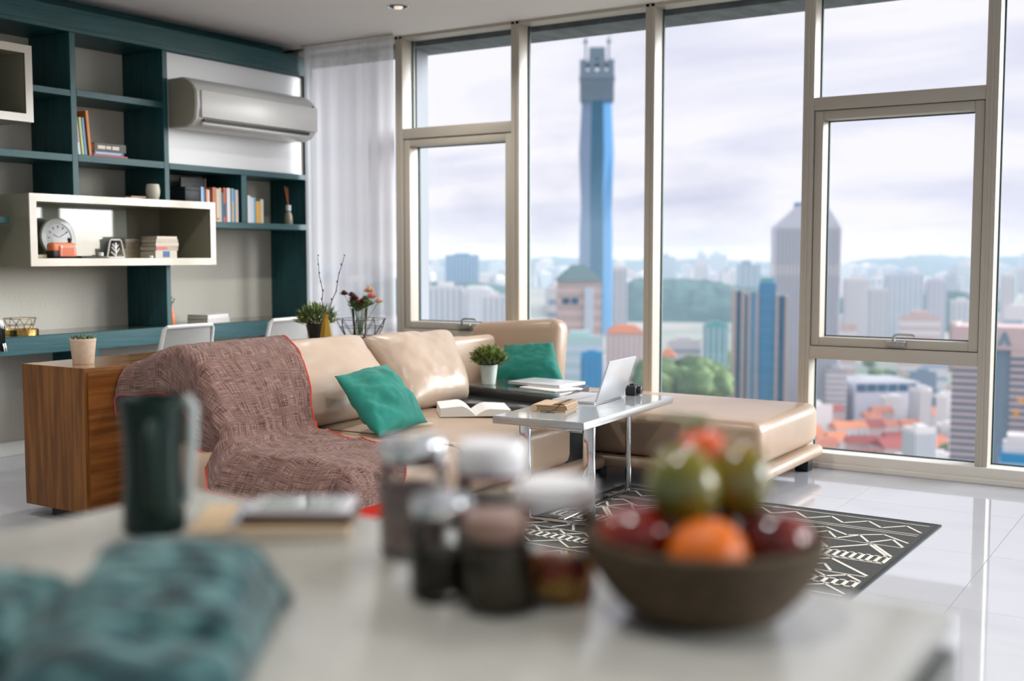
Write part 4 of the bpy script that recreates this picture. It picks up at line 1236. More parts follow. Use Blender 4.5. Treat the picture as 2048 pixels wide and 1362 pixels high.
bmesh.ops.solidify(b.bm, geom=b.bm.faces[:], thickness=0.002)
part('flap', b, M_nb, nbk, world=False)
b = B(); b.tube([(0.05, -0.097, 0.037), (0.03, -0.1, 0.016), (0.0, -0.104, 0.004), (-0.03, -0.106, 0.010), (-0.045, -0.104, 0.003), (-0.02, -0.108, 0.002), (0.03, -0.110, 0.002)], 0.0018, 6)
part('cord', b, M_black, nbk, world=False)
b = B(); b.tube([(-2.86, 4.83, ZTT + 0.0046), (-2.80, 4.95, ZTT + 0.0046)], 0.0043, 8)
single('black_pen', b, M_black, (-2.83, 4.89, ZTT), 'black pen on the chrome table beside the laptop', 'pen')
hp = thing('compact_camera', 'small black camera on the chrome table behind the laptop', 'camera', (-2.665, 5.40, ZTT), R(10))
b = B(); b.box(-0.028, 0.028, -0.05, 0.05, 0.0002, 0.052, bev=0.006, seg=3); part('body', b, M_black, hp, world=False)
b = B(); b.lathe([(0.022, 0.026), (0.022, 0.05), (0.018, 0.052)], 20, (0, 0, 0.027), axis='X'); part('lens', b, M_gloss, hp, world=False)
b = B(); b.box(-0.012, 0.012, -0.02, 0.02, 0.052, 0.060, bev=0.002); part('hot_shoe', b, M_black, hp, world=False)

# ------------------------------------------------------------------ patterned rug
M_rug = pm('charcoal_rug', (0.030, 0.032, 0.030), 0.95, var=(0.085, 0.085, 0.078), scale=(260, 130, 1), detail=2, lo=0.45, hi=0.75, bump=0.3)
M_yarn = pm('cream_yarn', (0.66, 0.62, 0.56), 0.9, bump=0.3, scale=(300, 300, 300))
M_bind = pm('black_binding', (0.012, 0.016, 0.018), 0.8)
RW, RL = 1.64, 2.30
rug = thing('patterned_rug', 'charcoal rug with cream geometric bands on the floor', 'rug', (-2.735, 5.455, 0.0), R(-1.5))
# local: x to the right 0..RW, y negative = towards the room
b = B(); b.box(0, RW, -RL, 0, 0.0006, 0.0055, bev=0.001, seg=1); part('pile', b, M_rug, rug, world=False, smooth=False)
b = B(); b.box(RW - 0.004, RW + 0.012, -RL - 0.01, 0.01, 0.0005, 0.0068, bev=0.002); b.box(-0.012, 0.004, -RL - 0.01, 0.01, 0.0005, 0.0068, bev=0.002); b.box(0.004, RW - 0.004, -0.004, 0.012, 0.0005, 0.0068, bev=0.002)
part('binding', b, M_bind, rug, world=False)
def strip(b, p, q, w, z=0.0062):
    p = Vector((p[0], p[1], 0)); q = Vector((q[0], q[1], 0)); d = (q - p); L = d.length; d.normalize(); s = Vector((-d.y, d.x, 0)) * w / 2
    e = d * w * 0.3
    pts = [p - e + s, q + e + s, q + e - s, p - e - s]
    lo_ = [b.bm.verts.new((v.x, v.y, 0.0052)) for v in pts]; hi_ = [b.bm.verts.new((v.x, v.y, z)) for v in pts]
    b.bm.faces.new(hi_)
    for i in range(4): b.bm.faces.new((lo_[i], lo_[(i + 1) % 4], hi_[(i + 1) % 4], hi_[i]))
def band(kind, y0, y1, n, w=0.012):
    b = B()
    x0, x1 = 0.03, RW - 0.03
    st = (x1 - x0) / n
    if kind == 'line':
        strip(b, (x0, y0), (x1, y0), w)
    elif kind == 'zig':
        for k in range(n):
            strip(b, (x0 + k * st, y1), (x0 + (k + .5) * st, y0), w); strip(b, (x0 + (k + .5) * st, y0), (x0 + (k + 1) * st, y1), w)
    elif kind == 'ladder':
        strip(b, (x0, y0), (x1, y0), w * 0.8); strip(b, (x0, y1), (x1, y1), w * 0.8)
        for k in range(n + 1): strip(b, (x0 + k * st, y0), (x0 + k * st, y1), w * 1.3)
    elif kind == 'tri':
        for k in range(n):
            a = x0 + k * st
            strip(b, (a, y1), (a + st * .5, y0), w); strip(b, (a + st * .5, y0), (a + st, y1), w)
            strip(b, (a + st * .36, y1), (a + st * .5, y0 + (y1 - y0) * .5), w * .9); strip(b, (a + st * .5, y0 + (y1 - y0) * .5), (a + st * .64, y1), w * .9)
    elif kind == 'slash':
        for k in range(n):
            a = x0 + k * st
            strip(b, (a, y1), (a + st * .5, y0), w); strip(b, (a + st * .5, y0), (a + st * .92, y1), w); strip(b, (a + st * .58, y0), (a + st, y1), w)
    part('pattern_band', b, M_yarn, rug, world=False, smooth=False)
def rugset(o):
    band('line', -0.055 + o, 0, 1, 0.006)
    band('zig', -0.10 + o, -0.20 + o, 9); band('line', -0.245 + o, 0, 1, 0.006); band('line', -0.275 + o, 0, 1, 0.006)
    band('zig', -0.32 + o, -0.42 + o, 6); band('zig', -0.39 + o, -0.50 + o, 11); band('line', -0.515 + o, 0, 1, 0.006)
    band('slash', -0.53 + o, -0.68 + o, 6, 0.014); band('ladder', -0.70 + o, -0.80 + o, 46)
    band('line', -0.815 + o, 0, 1, 0.006)
    band('tri', -0.84 + o, -1.02 + o, 4, 0.014); band('line', -1.04 + o, 0, 1, 0.007)
    band('zig', -1.05 + o, -1.11 + o, 12); band('ladder', -1.125 + o, -1.20 + o, 40); band('zig', -1.215 + o, -1.30 + o, 8, 0.010)
rugset(0.0)
band('line', -1.33, 0, 1, 0.007)
band('slash', -1.36, -1.50, 6, 0.014); band('ladder', -1.52, -1.61, 46); band('tri', -1.66, -1.84, 4, 0.014); band('zig', -1.90, -2.0, 9); band('ladder', -2.05, -2.14, 40)

# ------------------------------------------------------------------ kitchen island in the foreground
M_stone = pm('pale_quartz', (0.45, 0.445, 0.41), 0.20, spec=0.55, var=(0.425, 0.42, 0.385), scale=(30, 30, 30))
M_cab = pm('grey_cabinet_front', (0.115, 0.12, 0.11), 0.35)
isl = thing('kitchen_island', 'pale stone topped kitchen island in the blurred foreground', 'island', (-0.76, 0.2, 0))
IX0, IX1, IY0, IY1, IZ = -1.305, -0.218, -0.85, 1.160, 0.900
b = B(); b.box(IX0, IX1, IY0, IY1, IZ - 0.022, IZ, bev=0.003); part('worktop', b, M_stone, isl)
b = B(); b.box(IX0 + 0.02, IX1 - 0.006, IY0 + 0.02, IY1 - 0.006, 0.10, IZ - 0.0222); part('cabinet', b, M_cab, isl, smooth=False)
for k in range(3):
    y0 = IY0 + 0.03 + k * 0.655
    b = B(); b.box(IX1 - 0.006, IX1 + 0.010, y0, y0 + 0.645, 0.11, IZ - 0.03, bev=0.002); d = part('door', b, M_cab, isl)
    b = B(); b.box(IX1 + 0.010, IX1 + 0.028, y0 + 0.58, y0 + 0.595, 0.62, 0.80, bev=0.003); b.xf(wm(isl).inverted()); link('handle', b.mesh('handle'), M_steel, d)
b = B(); b.box(IX0 + 0.07, IX1 - 0.06, IY0 + 0.07, IY1 - 0.06, 0.0003, 0.10); part('plinth', b, M_black, isl, smooth=False)
ZI = IZ + 0.0003

# tall dark mug
M_mug = pm('dark_green_glaze', (0.006, 0.020, 0.016), 0.4, spec=0.25)
mg = thing('dark_mug', 'tall dark green mug standing on the island', 'mug', (-1.148, 0.957, ZI), R(0))
b = B(); b.lathe([(0.034, 0.0), (0.0385, 0.004), (0.0385, 0.03), (0.0355, 0.075), (0.0375, 0.13), (0.042, 0.172), (0.040, 0.172), (0.0355, 0.13), (0.0335, 0.075), (0.034, 0.02), (0.0, 0.012)], 40, cap1=False)
part('mug_body', b, M_mug, mg, world=False)
M_highlight = pm('pale_grey_highlight', (0.40, 0.44, 0.43), 0.2)  # window highlight on the mug's edge, built as a pale strip
rv = Vector((0.844, 0.536, 0)); bk = Vector((-0.536, 0.844, 0))
def hp_(r, z): return rv * r + Vector((0, 0, z))
b = B(); b.tube([hp_(0.034, 0.160), hp_(0.047, 0.168), hp_(0.0515, 0.160), hp_(0.050, 0.12), hp_(0.046, 0.075), hp_(0.044, 0.04), hp_(0.034, 0.034)], [0.006, 0.007, 0.0075, 0.007, 0.0065, 0.006, 0.006], 10)
part('side_highlight', b, M_highlight, mg, world=False, label='pale strip standing in for a window highlight')
ft = (rv * 0.18 - bk * 0.98).normalized()
def hf_(r, z): return ft * r + rv * 0.006 + Vector((0, 0, z))
b = B(); b.tube([hf_(0.034, 0.140), hf_(0.052, 0.143), hf_(0.064, 0.132), hf_(0.066, 0.100), hf_(0.060, 0.062), hf_(0.048, 0.040), hf_(0.034, 0.036)], [0.0075, 0.008, 0.0085, 0.008, 0.008, 0.0075, 0.0075], 10)
part('mug_handle', b, M_mug, mg, world=False)

# kraft notebook, phone, pen, glasses case
ik = thing('kraft_notebook', 'kraft notebook lying on the island under the phone', 'notebook', (-1.028, 1.052, ZI), R(38))
b = B(); b.box(-0.098, 0.098, -0.076, 0.076, 0.0, 0.002, bev=0.0006, seg=1); b.box(-0.098, 0.098, -0.076, 0.076, 0.013, 0.015, bev=0.0006, seg=1); part('cover', b, pm('kraft_cover', (0.50, 0.36, 0.22), 0.7), ik, world=False, smooth=False)
b = B(); b.box(-0.096, 0.096, -0.074, 0.074, 0.002, 0.013); part('pages', b, PAPER, ik, world=False, smooth=False)
ph = thing('phone', 'pale smartphone on a brown case lying on the kraft notebook', 'phone', (-0.995, 1.066, ZI + 0.0152), R(33))
b = B(); b.box(-0.070, 0.070, -0.050, 0.050, 0.0002, 0.010, bev=0.003); part('case', b, pm('brown_case', (0.07, 0.035, 0.018), 0.5), ph, world=False)
b = B(); b.box(-0.066, 0.066, -0.046, 0.046, 0.0102, 0.0175, bev=0.003); part('phone_body', b, M_silver, ph, world=False)
b = B(); b.box(-0.050, 0.050, -0.043, 0.043, 0.0176, 0.0182); part('screen', b, pm('phone_glass', (0.30, 0.32, 0.31), 0.03, spec=0.8), ph, world=False, smooth=False)
b = B(); b.tube([(-1.086, 1.058, ZI + 0.0213), (-1.022, 0.972, ZI + 0.0213)], 0.006, 10)
single('silver_pen', b, M_chrome, (-1.05, 1.01, ZI + 0.0152), 'silver pen on the kraft notebook beside the phone', 'pen')

# chunky knitted scarf
def scarf_mat():
    m = bpy.data.materials.new('teal_wool'); m.use_nodes = True
    nt = m.node_tree; p = nt.nodes['Principled BSDF']
    uv = nt.nodes.new('ShaderNodeUVMap'); uv.uv_map = 'weave'
    mm = nt.nodes.new('ShaderNodeMapping'); mm.inputs['Scale'].default_value = (8, 34, 1)
    n = nt.nodes.new('ShaderNodeTexNoise'); n.inputs['Scale'].default_value = 1; n.inputs['Detail'].default_value = 5; n.inputs['Distortion'].default_value = 0.6
    nt.links.new(uv.outputs[0], mm.inputs[0]); nt.links.new(mm.outputs[0], n.inputs['Vector'])
    r = nt.nodes.new('ShaderNodeValToRGB'); e = r.color_ramp.elements
    e[0].position = 0.36; e[0].color = (0.003, 0.020, 0.025, 1); e[1].position = 0.68; e[1].color = (0.13, 0.27, 0.27, 1)
    k = e.new(0.5); k.color = (0.014, 0.075, 0.085, 1)
    nt.links.new(n.outputs[0], r.inputs[0]); nt.links.new(r.outputs[0], p.inputs['Base Color'])
    p.inputs['Roughness'].default_value = 0.95; p.inputs['Sheen Weight'].default_value = 0.3
    bp = nt.nodes.new('ShaderNodeBump'); bp.inputs['Strength'].default_value = 0.8; bp.inputs['Distance'].default_value = 0.006
    nt.links.new(n.outputs[0], bp.inputs['Height']); nt.links.new(bp.outputs[0], p.inputs['Normal'])
    return m
M_wool = scarf_mat()
sc_ = thing('knitted_scarf', 'folded chunky teal knitted scarf on the near corner of the island', 'scarf', (-0.85, 0.68, ZI))
def wool(c00, c10, c11, c01, h, n, seed, rip):
    """a plump knitted fold spanned by four plan corners, h thick at the crown"""
    c00, c10, c11, c01 = (Vector(c) for c in (c00, c10, c11, c01))
    b = B()
    def top(u, v):
        uu, vv = 2 * u - 1, 2 * v - 1
        p = c00 * (1 - u) * (1 - v) + c10 * u * (1 - v) + c11 * u * v + c01 * (1 - u) * v
        e = (max(0, 1 - abs(uu) ** 5) * max(0, 1 - abs(vv) ** 5)) ** 0.45
        z = h * e * (1 + 0.22 * fbm((p.x + seed, p.y, 0), 9, 3)) + rip * e * abs(math.sin(v * 22 + 1.5 * fbm((p.x, p.y, seed), 6, 2)))
        q = p + Vector((0.008 * fbm((p.x, p.y, 1 + seed), 14, 2), 0.008 * fbm((p.y, p.x, 2 + seed), 14, 2), 0))
        return Vector((q.x, q.y, p.z + z))
    g = b.grid(top, n, n)
    uvl = b.bm.loops.layers.uv.new('weave'); ix = {}
    for j, r_ in enumerate(g):
        for i, v in enumerate(r_): ix[v] = (i / n * 0.5 + seed, j / n * 0.4)
    for f in b.bm.faces:
        for l_ in f.loops: l_[uvl].uv = ix[l_.vert]
    # closed underside
    g0 = [r_[0] for r_ in g] + g[-1][1:] + [r_[-1] for r_ in g[::-1]][1:] + g[0][::-1][1:-1]
    b.bm.faces.new(g0)
    return b
b = wool((-0.770, 0.475, ZI), (-0.625, 0.585, ZI), (-0.800, 0.840, ZI), (-1.010, 0.760, ZI), 0.046, 70, 0.0, 0.008)
part('lower_fold', b, M_wool, sc_, ang=180)
b = wool((-0.790, 0.555, ZI + 0.036), (-0.660, 0.635, ZI + 0.036), (-0.800, 0.815, ZI + 0.036), (-0.975, 0.745, ZI + 0.036), 0.030, 70, 2.0, 0.009)
part('upper_fold', b, M_wool, sc_, ang=180)
b = wool((-0.925, 0.500, ZI), (-0.800, 0.535, ZI), (-0.925, 0.700, ZI), (-1.015, 0.645, ZI), 0.050, 50, 4.0, 0.009)
part('loose_end', b, M_wool, sc_, ang=180)
b = B(); b.grid(lambda u, v: (-1.02 + 0.36 * u, 0.36 + 0.19 * u + 0.10 * v - 0.10 * u * v, ZI + 0.001 + 0.012 * (1 - (2 * v - 1) ** 4) + 0.004 * fbm((u * 3, v * 3, 0), 2)), 24, 12)
bmesh.ops.solidify(b.bm, geom=b.bm.faces[:], thickness=-0.002)
b.xf(Matrix.Translation((-0.02, -0.015, 0)))
single('teal_napkin', b, pm('teal_cotton', (0.006, 0.16, 0.21), 0.8), (-0.86, 0.45, ZI), 'bright teal cloth in the bottom left corner of the island', 'cloth', ang=180)

# storage jars
M_jglass = pane_mat('jar_glass', (0.96, 0.975, 0.97), 0.6)
M_lidw = pm('white_jar_lid', (0.80, 0.80, 0.82), 0.25, spec=0.5)
M_lidm = pm('steel_jar_lid', (0.72, 0.74, 0.76), 0.16, metal=1.0)
M_lidb = pm('copper_brown_lid', (0.32, 0.20, 0.16), 0.3, metal=0.3)
M_ring = pm('burgundy_seal', (0.16, 0.03, 0.05), 0.5)
def jar(x, y, r, h, lid, lh, fill, fh, label, seal=None, fill2=None):
    t = thing('storage_jar', label, 'jar', (x, y, ZI), 0, 'glass storage jars on the island')
    hb = h - lh
    b = B(); b.lathe([(r * 0.90, 0.0), (r, 0.006), (r, hb * 0.86), (r * 0.90, hb * 0.95), (r * 0.90, hb)], 40, cap1=False)
    part('glass', b, M_jglass, t, world=False)
    b = B(); b.lathe([(r * 0.955, hb + 0.0005), (r * 0.985, hb + 0.003), (r * 0.985, h - 0.004), (r * 0.93, h), (0.0, h)], 40, cap1=False)
    l_ = part('lid', b, lid, t, world=False)
    if seal:
        b = B(); b.lathe([(r * 0.93, hb - 0.005), (r * 0.99, hb - 0.004), (r * 0.99, hb + 0.0004), (r * 0.93, hb + 0.0004)], 40, cap0=False, cap1=False)
        part('seal', b, seal, t, world=False)
    random.seed(int(x * 1e4))
    if fill:
        b = B(); b.lathe([(r * 0.945, 0.011), (r * 0.945, fh * 0.96), (r * 0.6, fh), (0, fh * 1.02)], 32, cap1=False)
        for v in b.bm.verts: v.co += Vector((0, 0, 0.002 * noise.noise(v.co * 150))) if v.co.z > fh * 0.9 else Vector((0, 0, 0))
        f = part('contents', b, fill, t, world=False)
    if fill2:
        for k in range(fill2[1]):
            a = k * 2.399; rr = r * 0.62 * math.sqrt((k % 7) / 7)
            b = B(); b.ball((rr * math.cos(a), rr * math.sin(a), fh + fill2[2] * (0.5 + 0.85 * (k // 7))), fill2[2], 2, lambda c: 1 + 0.12 * fbm(c, 2, 2))
            part('sweet', b, fill2[0][k % len(fill2[0])], t, world=False)
    return t
F_tea = pm('dark_tea_leaves', (0.020, 0.014, 0.009), 0.9, var=(0.06, 0.045, 0.03), scale=(300, 300, 300), bump=0.6)
F_grain = pm('mixed_grain', (0.055, 0.045, 0.025), 0.9, var=(0.13, 0.10, 0.06), scale=(220, 220, 220), bump=0.5)
F_pale = pm('pale_rose_grain', (0.62, 0.52, 0.48), 0.9, var=(0.50, 0.30, 0.29), scale=(90, 90, 90), bump=0.4)
F_taupe = pm('taupe_powder', (0.36, 0.31, 0.26), 0.9, var=(0.46, 0.40, 0.34), scale=(60, 60, 60))
S_o = [pm('orange_sweet', (0.62, 0.20, 0.03), 0.3), pm('red_sweet', (0.36, 0.045, 0.02), 0.3), pm('amber_sweet', (0.55, 0.30, 0.05), 0.3)]
jar(-0.800, 1.045, 0.0400, 0.137, M_lidm, 0.026, F_pale, 0.085, 'tall jar with a ribbed steel lid at the back left of the jar group', M_ring)
jar(-0.700, 1.060, 0.0410, 0.139, M_lidw, 0.034, F_taupe, 0.080, 'tall jar with a wide white lid at the back of the jar group', M_ring)
jar(-0.672, 0.925, 0.0330, 0.104, M_lidm, 0.016, F_tea, 0.048, 'short steel lidded jar of dark tea leaves at the front left')
jar(-0.602, 0.922, 0.0345, 0.096, M_lidb, 0.022, F_grain, 0.070, 'short jar of dark grain with a brown lid at the front of the group')
jar(-0.572, 0.985, 0.0410, 0.121, M_lidw, 0.022, None, 0.010, 'jar of orange sweets with a white lid beside the fruit bowl', None, (S_o, 14, 0.0165))

# fruit bowl
M_seag = pm('woven_seagrass', (0.105, 0.072, 0.040), 0.8, var=(0.062, 0.043, 0.024), scale=(60, 60, 240), bump=0.6)
bx0, by0 = -0.426, 1.024
bw = thing('fruit_bowl', 'round brown woven bowl full of fruit on the island', 'bowl', (bx0, by0, ZI))
b = B(); b.lathe([(0.058, 0.0), (0.070, 0.004), (0.094, 0.026), (0.109, 0.052), (0.114, 0.078), (0.110, 0.080), (0.104, 0.054), (0.088, 0.030), (0.064, 0.010), (0.0, 0.009)], 48, cap1=False)
part('bowl_shell', b, M_seag, bw, world=False)
for k in range(9):
    f = k / 8; z = 0.006 + 0.072 * f
    r = 0.071 + (0.1145 - 0.071) * math.sin(f * math.pi / 2) ** 0.85
    b = B(); b.tube([(r * math.cos(2 * math.pi * q / 40), r * math.sin(2 * math.pi * q / 40), z + 0.0008 * math.sin(q * 6.3)) for q in range(40)], 0.0042, 6, closed=True)
    part('woven_coil', b, M_seag, bw, world=False)
M_orange = pm('orange_peel', (0.74, 0.155, 0.004), 0.35, bump=0.25, scale=(160, 160, 160))
M_apple = pm('red_apple_skin', (0.19, 0.007, 0.004), 0.14, spec=1.0, var=(0.40, 0.065, 0.010), scale=(14, 14, 5), lo=0.45, hi=0.75)
M_apple2 = pm('dark_red_apple_skin', (0.075, 0.004, 0.009), 0.14, spec=1.0, var=(0.33, 0.035, 0.008), scale=(10, 10, 5), lo=0.48, hi=0.72)
M_mango = pm('green_mango_skin', (0.19, 0.155, 0.010), 0.13, spec=1.0, var=(0.085, 0.115, 0.022), scale=(12, 12, 12), lo=0.42, hi=0.66)
M_mango2 = pm('olive_mango_skin', (0.22, 0.15, 0.010), 0.13, spec=1.0, var=(0.13, 0.12, 0.02), scale=(12, 12, 12), lo=0.45, hi=0.68)
M_mand = pm('mandarin_peel', (0.66, 0.095, 0.006), 0.14, spec=1.0, bump=0.2, scale=(160, 160, 160))
def fruit(name, cat, label, dxr, dyb, z, r, m, sq=1.0, apple=False, leaf_=False, tilt=(0, 0)):
    """placed in the bowl: dxr to the right along the island's view, dyb backwards"""
    p = Vector((bx0, by0, ZI)) + rv * dxr + bk * dyb + Vector((0, 0, z))
    t = thing(name, label, cat, p, 0, 'fruit in the woven bowl')
    t.rotation_euler = (tilt[0], tilt[1], dxr * 20)
    b = B()
    pr = []
    for k in range(25):
        a = math.pi * k / 24
        rr = math.sin(a); zz_ = -math.cos(a)
        if apple:
            zz_ *= 0.92 - 0.16 * math.exp(-(rr / 0.28) ** 2); rr *= 1.03
        pr.append((max(1e-4, rr * r), zz_ * r * sq))
    b.lathe(pr, 32, cap0=True, cap1=True)
    part('skin', b, m, t, world=False, ang=60)
    b = B(); b.tube([(0, 0, r * sq * (0.70 if apple else 0.97)), (0.002, 0, r * sq * 1.06), (0.005, 0.001, r * sq * 1.16)], [0.0022, 0.0018, 0.0022], 6)
    part('stalk', b, M_stem, t, world=False)
    if leaf_:
        b = B(); leaf(b, (0, 0, r * sq), (-0.9, -0.1, 0.45), 0.045, 0.022, 0.25); leaf(b, (0, 0, r * sq), (-0.5, 0.8, 0.4), 0.035, 0.018, 0.2)
        part('leaf', b, M_leaf, t, world=False)
    return t
fruit('red_apple', 'apple', 'bright red apple at the left side of the bowl', -0.070, -0.005, 0.076, 0.036, M_apple, 1.0, True, False, (0.2, 0.1))
fruit('red_apple', 'apple', 'dark red apple at the right side of the bowl', 0.066, -0.012, 0.072, 0.036, M_apple2, 1.0, True, False, (-0.1, 0.25))
fruit('orange', 'orange', 'big orange at the front of the bowl', -0.006, -0.052, 0.067, 0.0375, M_orange)
fruit('red_apple', 'apple', 'red apple hidden in the middle behind the front orange', 0.010, 0.030, 0.066, 0.034, M_apple, 1.0, True)
fruit('green_mango', 'mango', 'green mango on the left of the pile top', -0.022, -0.006, 0.128, 0.0355, M_mango, 1.10, False, False, (0.25, -0.2))
fruit('green_mango', 'mango', 'olive yellow mango on the right of the pile top', 0.036, 0.018, 0.128, 0.0335, M_mango2, 1.16, False, False, (-0.1, 0.15))
fruit('mandarin', 'mandarin', 'small mandarin with green leaves crowning the pile', 0.002, 0.030, 0.154, 0.026, M_mand, 0.9, False, True)

# ------------------------------------------------------------------ the city below the windows
GZ = -110.0
def cm(name, c, rough=0.7, var=None, sc=(0.2, 0.2, 0.2), **k):
    k.setdefault('spec', 0.25)
    return pm(name, c, rough, var=var, scale=sc, **k)
C_white = cm('city_white', (0.72, 0.71, 0.73))
C_grey = cm('city_grey', (0.42, 0.43, 0.47))
C_lav = cm('city_lavender_panel', (0.60, 0.61, 0.70), 0.8)
C_pink = cm('city_pink_stone', (0.62, 0.47, 0.46))
C_tan = cm('city_tan_stone', (0.47, 0.38, 0.35))
C_pale = cm('city_pale_blue', (0.55, 0.62, 0.72))
C_win = cm('city_window_band', (0.10, 0.15, 0.21), 0.25)
C_winl = cm('city_pale_window', (0.33, 0.42, 0.52), 0.3)
C_teal = cm('city_teal_glass', (0.14, 0.40, 0.42), 0.3)
C_blue = cm('city_blue_glass', (0.045, 0.22, 0.43), 0.7, spec=0.2)
C_blue2 = cm('city_mid_blue_glass', (0.09, 0.25, 0.46), 0.7, spec=0.2)
C_deep = cm('city_deep_blue_glass', (0.012, 0.085, 0.17), 0.6, spec=0.2)
C_steel = cm('city_blue_grey_concrete', (0.19, 0.26, 0.33), 0.8)
C_roofr = cm('city_terracotta_roof', (0.50, 0.17, 0.11), 0.8, (0.60, 0.26, 0.18), (0.4, 0.4, 0.4))
C_roofo = cm('city_orange_roof', (0.66, 0.25, 0.13), 0.8)
C_roofd = cm('city_maroon_roof', (0.33, 0.08, 0.07), 0.8)
C_green = cm('city_green_roof', (0.12, 0.19, 0.20), 0.7)
C_net = cm('city_cyan_netting', (0.005, 0.25, 0.52), 0.7)
C_tree = cm('city_tree_crown', (0.085, 0.16, 0.07), 0.9, (0.20, 0.27, 0.11), (0.25, 0.25, 0.25))
C_forest = cm('city_forest', (0.012, 0.062, 0.062), 0.95, (0.040, 0.115, 0.098), (0.02, 0.02, 0.02))
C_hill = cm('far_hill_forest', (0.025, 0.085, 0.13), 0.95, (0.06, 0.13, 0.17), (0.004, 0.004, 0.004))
C_ground = cm('city_ground', (0.46, 0.41, 0.41), 0.9, (0.26, 0.33, 0.27), (0.006, 0.006, 0.006), detail=8)
C_orange = cm('crane_orange', (0.70, 0.30, 0.05), 0.6)

b = B(); b.lathe([(9000, GZ - 1), (9000, GZ)], 64); struct('city_ground', b, C_ground)

def seen(az):
    return 'seen through the ' + ('leftmost sash window' if az > 32.2 else 'tall window with the skyscraper' if az > 25.2 else 'tall centre window' if az > 17.7 else 'right sash window' if az > 9.8 else 'pane at the right edge')
def pol(az, d):
    return (-math.sin(R(az)) * d, math.cos(R(az)) * d)
def hill(name, az0, az1, d0, d1, zfun, bump, m, n=90, k=14):
    b = B()
    def f(u, v):
        az = az0 + (az1 - az0) * u
        d = d0 + (d1 - d0) * v
        x, y = pol(az, d)
        e = math.sin(math.pi * min(1, v * 1.0)) ** 0.8 * math.sin(math.pi * u) ** 0.35
        z = GZ - 2 + (zfun(az) - GZ) * e + bump * noise.noise(Vector((x, y, 0)) * (0.9 / max(8, bump * 3))) * e + bump * 0.6 * noise.noise(Vector((x, y, 5)) * (2.3 / max(8, bump * 3))) * e
        return (x, y, z)
    b.grid(f, n, k)
    return struct(name, b, m, smooth=True)
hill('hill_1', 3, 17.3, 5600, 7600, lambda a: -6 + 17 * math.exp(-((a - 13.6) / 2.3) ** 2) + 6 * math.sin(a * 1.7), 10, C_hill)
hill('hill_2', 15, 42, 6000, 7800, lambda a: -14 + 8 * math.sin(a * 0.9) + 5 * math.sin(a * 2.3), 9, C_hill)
hill('hill_3', 18.0, 30.5, 1900, 2700, lambda a: -44 + 6 * math.sin(a * 0.8) - 1.6 * abs(a - 22), 9, C_forest, 120, 20)
hill('hill_4', 31.5, 42, 2100, 2900, lambda a: -52 + 5 * math.sin(a), 8, C_forest)
hill('hill_5', 8, 18, 1750, 2400, lambda a: -58 + 7 * math.sin(a * 1.9), 9, C_forest)
hill('hill_6', 21.2, 26.4, 470, 690, lambda a: -69 + 2 * math.sin(a * 2), 3, C_tree, 60, 16)

def building(name, label, x, y, w, d, ztop, rot, m, strips=None, group=None, roof=None, cat='building', cap=None):
    """block standing on the city ground; strips = (kind, count, material, share of face)"""
    t = thing(name, label, cat, (x, y, GZ), R(rot), group)
    H = ztop - GZ
    b = B(); b.box(-w / 2, w / 2, -d / 2, d / 2, 0, H)
    if roof is None:
        b.box(-w * 0.22, w * 0.22, -d * 0.2, d * 0.2, H, H + min(5.0, w * 0.14))
        b.box(-w / 2, w / 2, -d / 2, -d / 2 + 0.4, H, H + 1.0)
    part('walls', b, m, t, world=False, smooth=False)
    if strips:
        kind, n, sm, fill, depth = (list(strips) + [0.25])[:5]
        me = None
        for fx in ('front', 'side_left', 'side_right'):
            ww = w if fx == 'front' else d
            nn = n if (fx == 'front' or kind == 'h') else max(2, int(n * d / w))
            b = B()
            if kind == 'v':
                pw = ww / nn
                b.box(-pw * fill / 2, pw * fill / 2, -depth, 0.05, 2.0, H - 2.0)
            else:
                fh = (H - 2) / nn
                b.box(-ww / 2 - 0.1, ww / 2 + 0.1, -depth, 0.05, 0, fh * fill)
            me = b.mesh('window_strip'); me.materials.append(sm)
            for k in range(nn):
                o = bpy.data.objects.new('window_strip', me); COL.objects.link(o); o.parent = t
                off = (k + 0.5) * ww / nn - ww / 2 if kind == 'v' else 0.0
                zz_ = 0.0 if kind == 'v' else 1.0 + k * (H - 2) / nn
                if fx == 'front': o.location = (off, -d / 2, zz_)
                elif fx == 'side_right': o.location = (w / 2, off, zz_); o.rotation_euler = (0, 0, R(90))
                else: o.location = (-w / 2, off, zz_); o.rotation_euler = (0, 0, R(-90))
    if roof is not None:
        roof(t, w, d, H)
    return t
def hip(m, rise, over=0.6, top=0.25):
    def f(t, w, d, H):
        b = B()
        lo_ = [(-w / 2 - over, -d / 2 - over, H), (w / 2 + over, -d / 2 - over, H), (w / 2 + over, d / 2 + over, H), (-w / 2 - over, d / 2 + over, H)]
        hi_ = [(x * top, y * top, H + rise) for x, y, _ in lo_]
        lv = [b.bm.verts.new(p) for p in lo_]; hv = [b.bm.verts.new(p) for p in hi_]
        b.bm.faces.new(lv[::-1]); b.bm.faces.new(hv)
        for i in range(4): b.bm.faces.new((lv[i], lv[(i + 1) % 4], hv[(i + 1) % 4], hv[i]))
        part('roof', b, m, t, world=False, smooth=False)
    return f

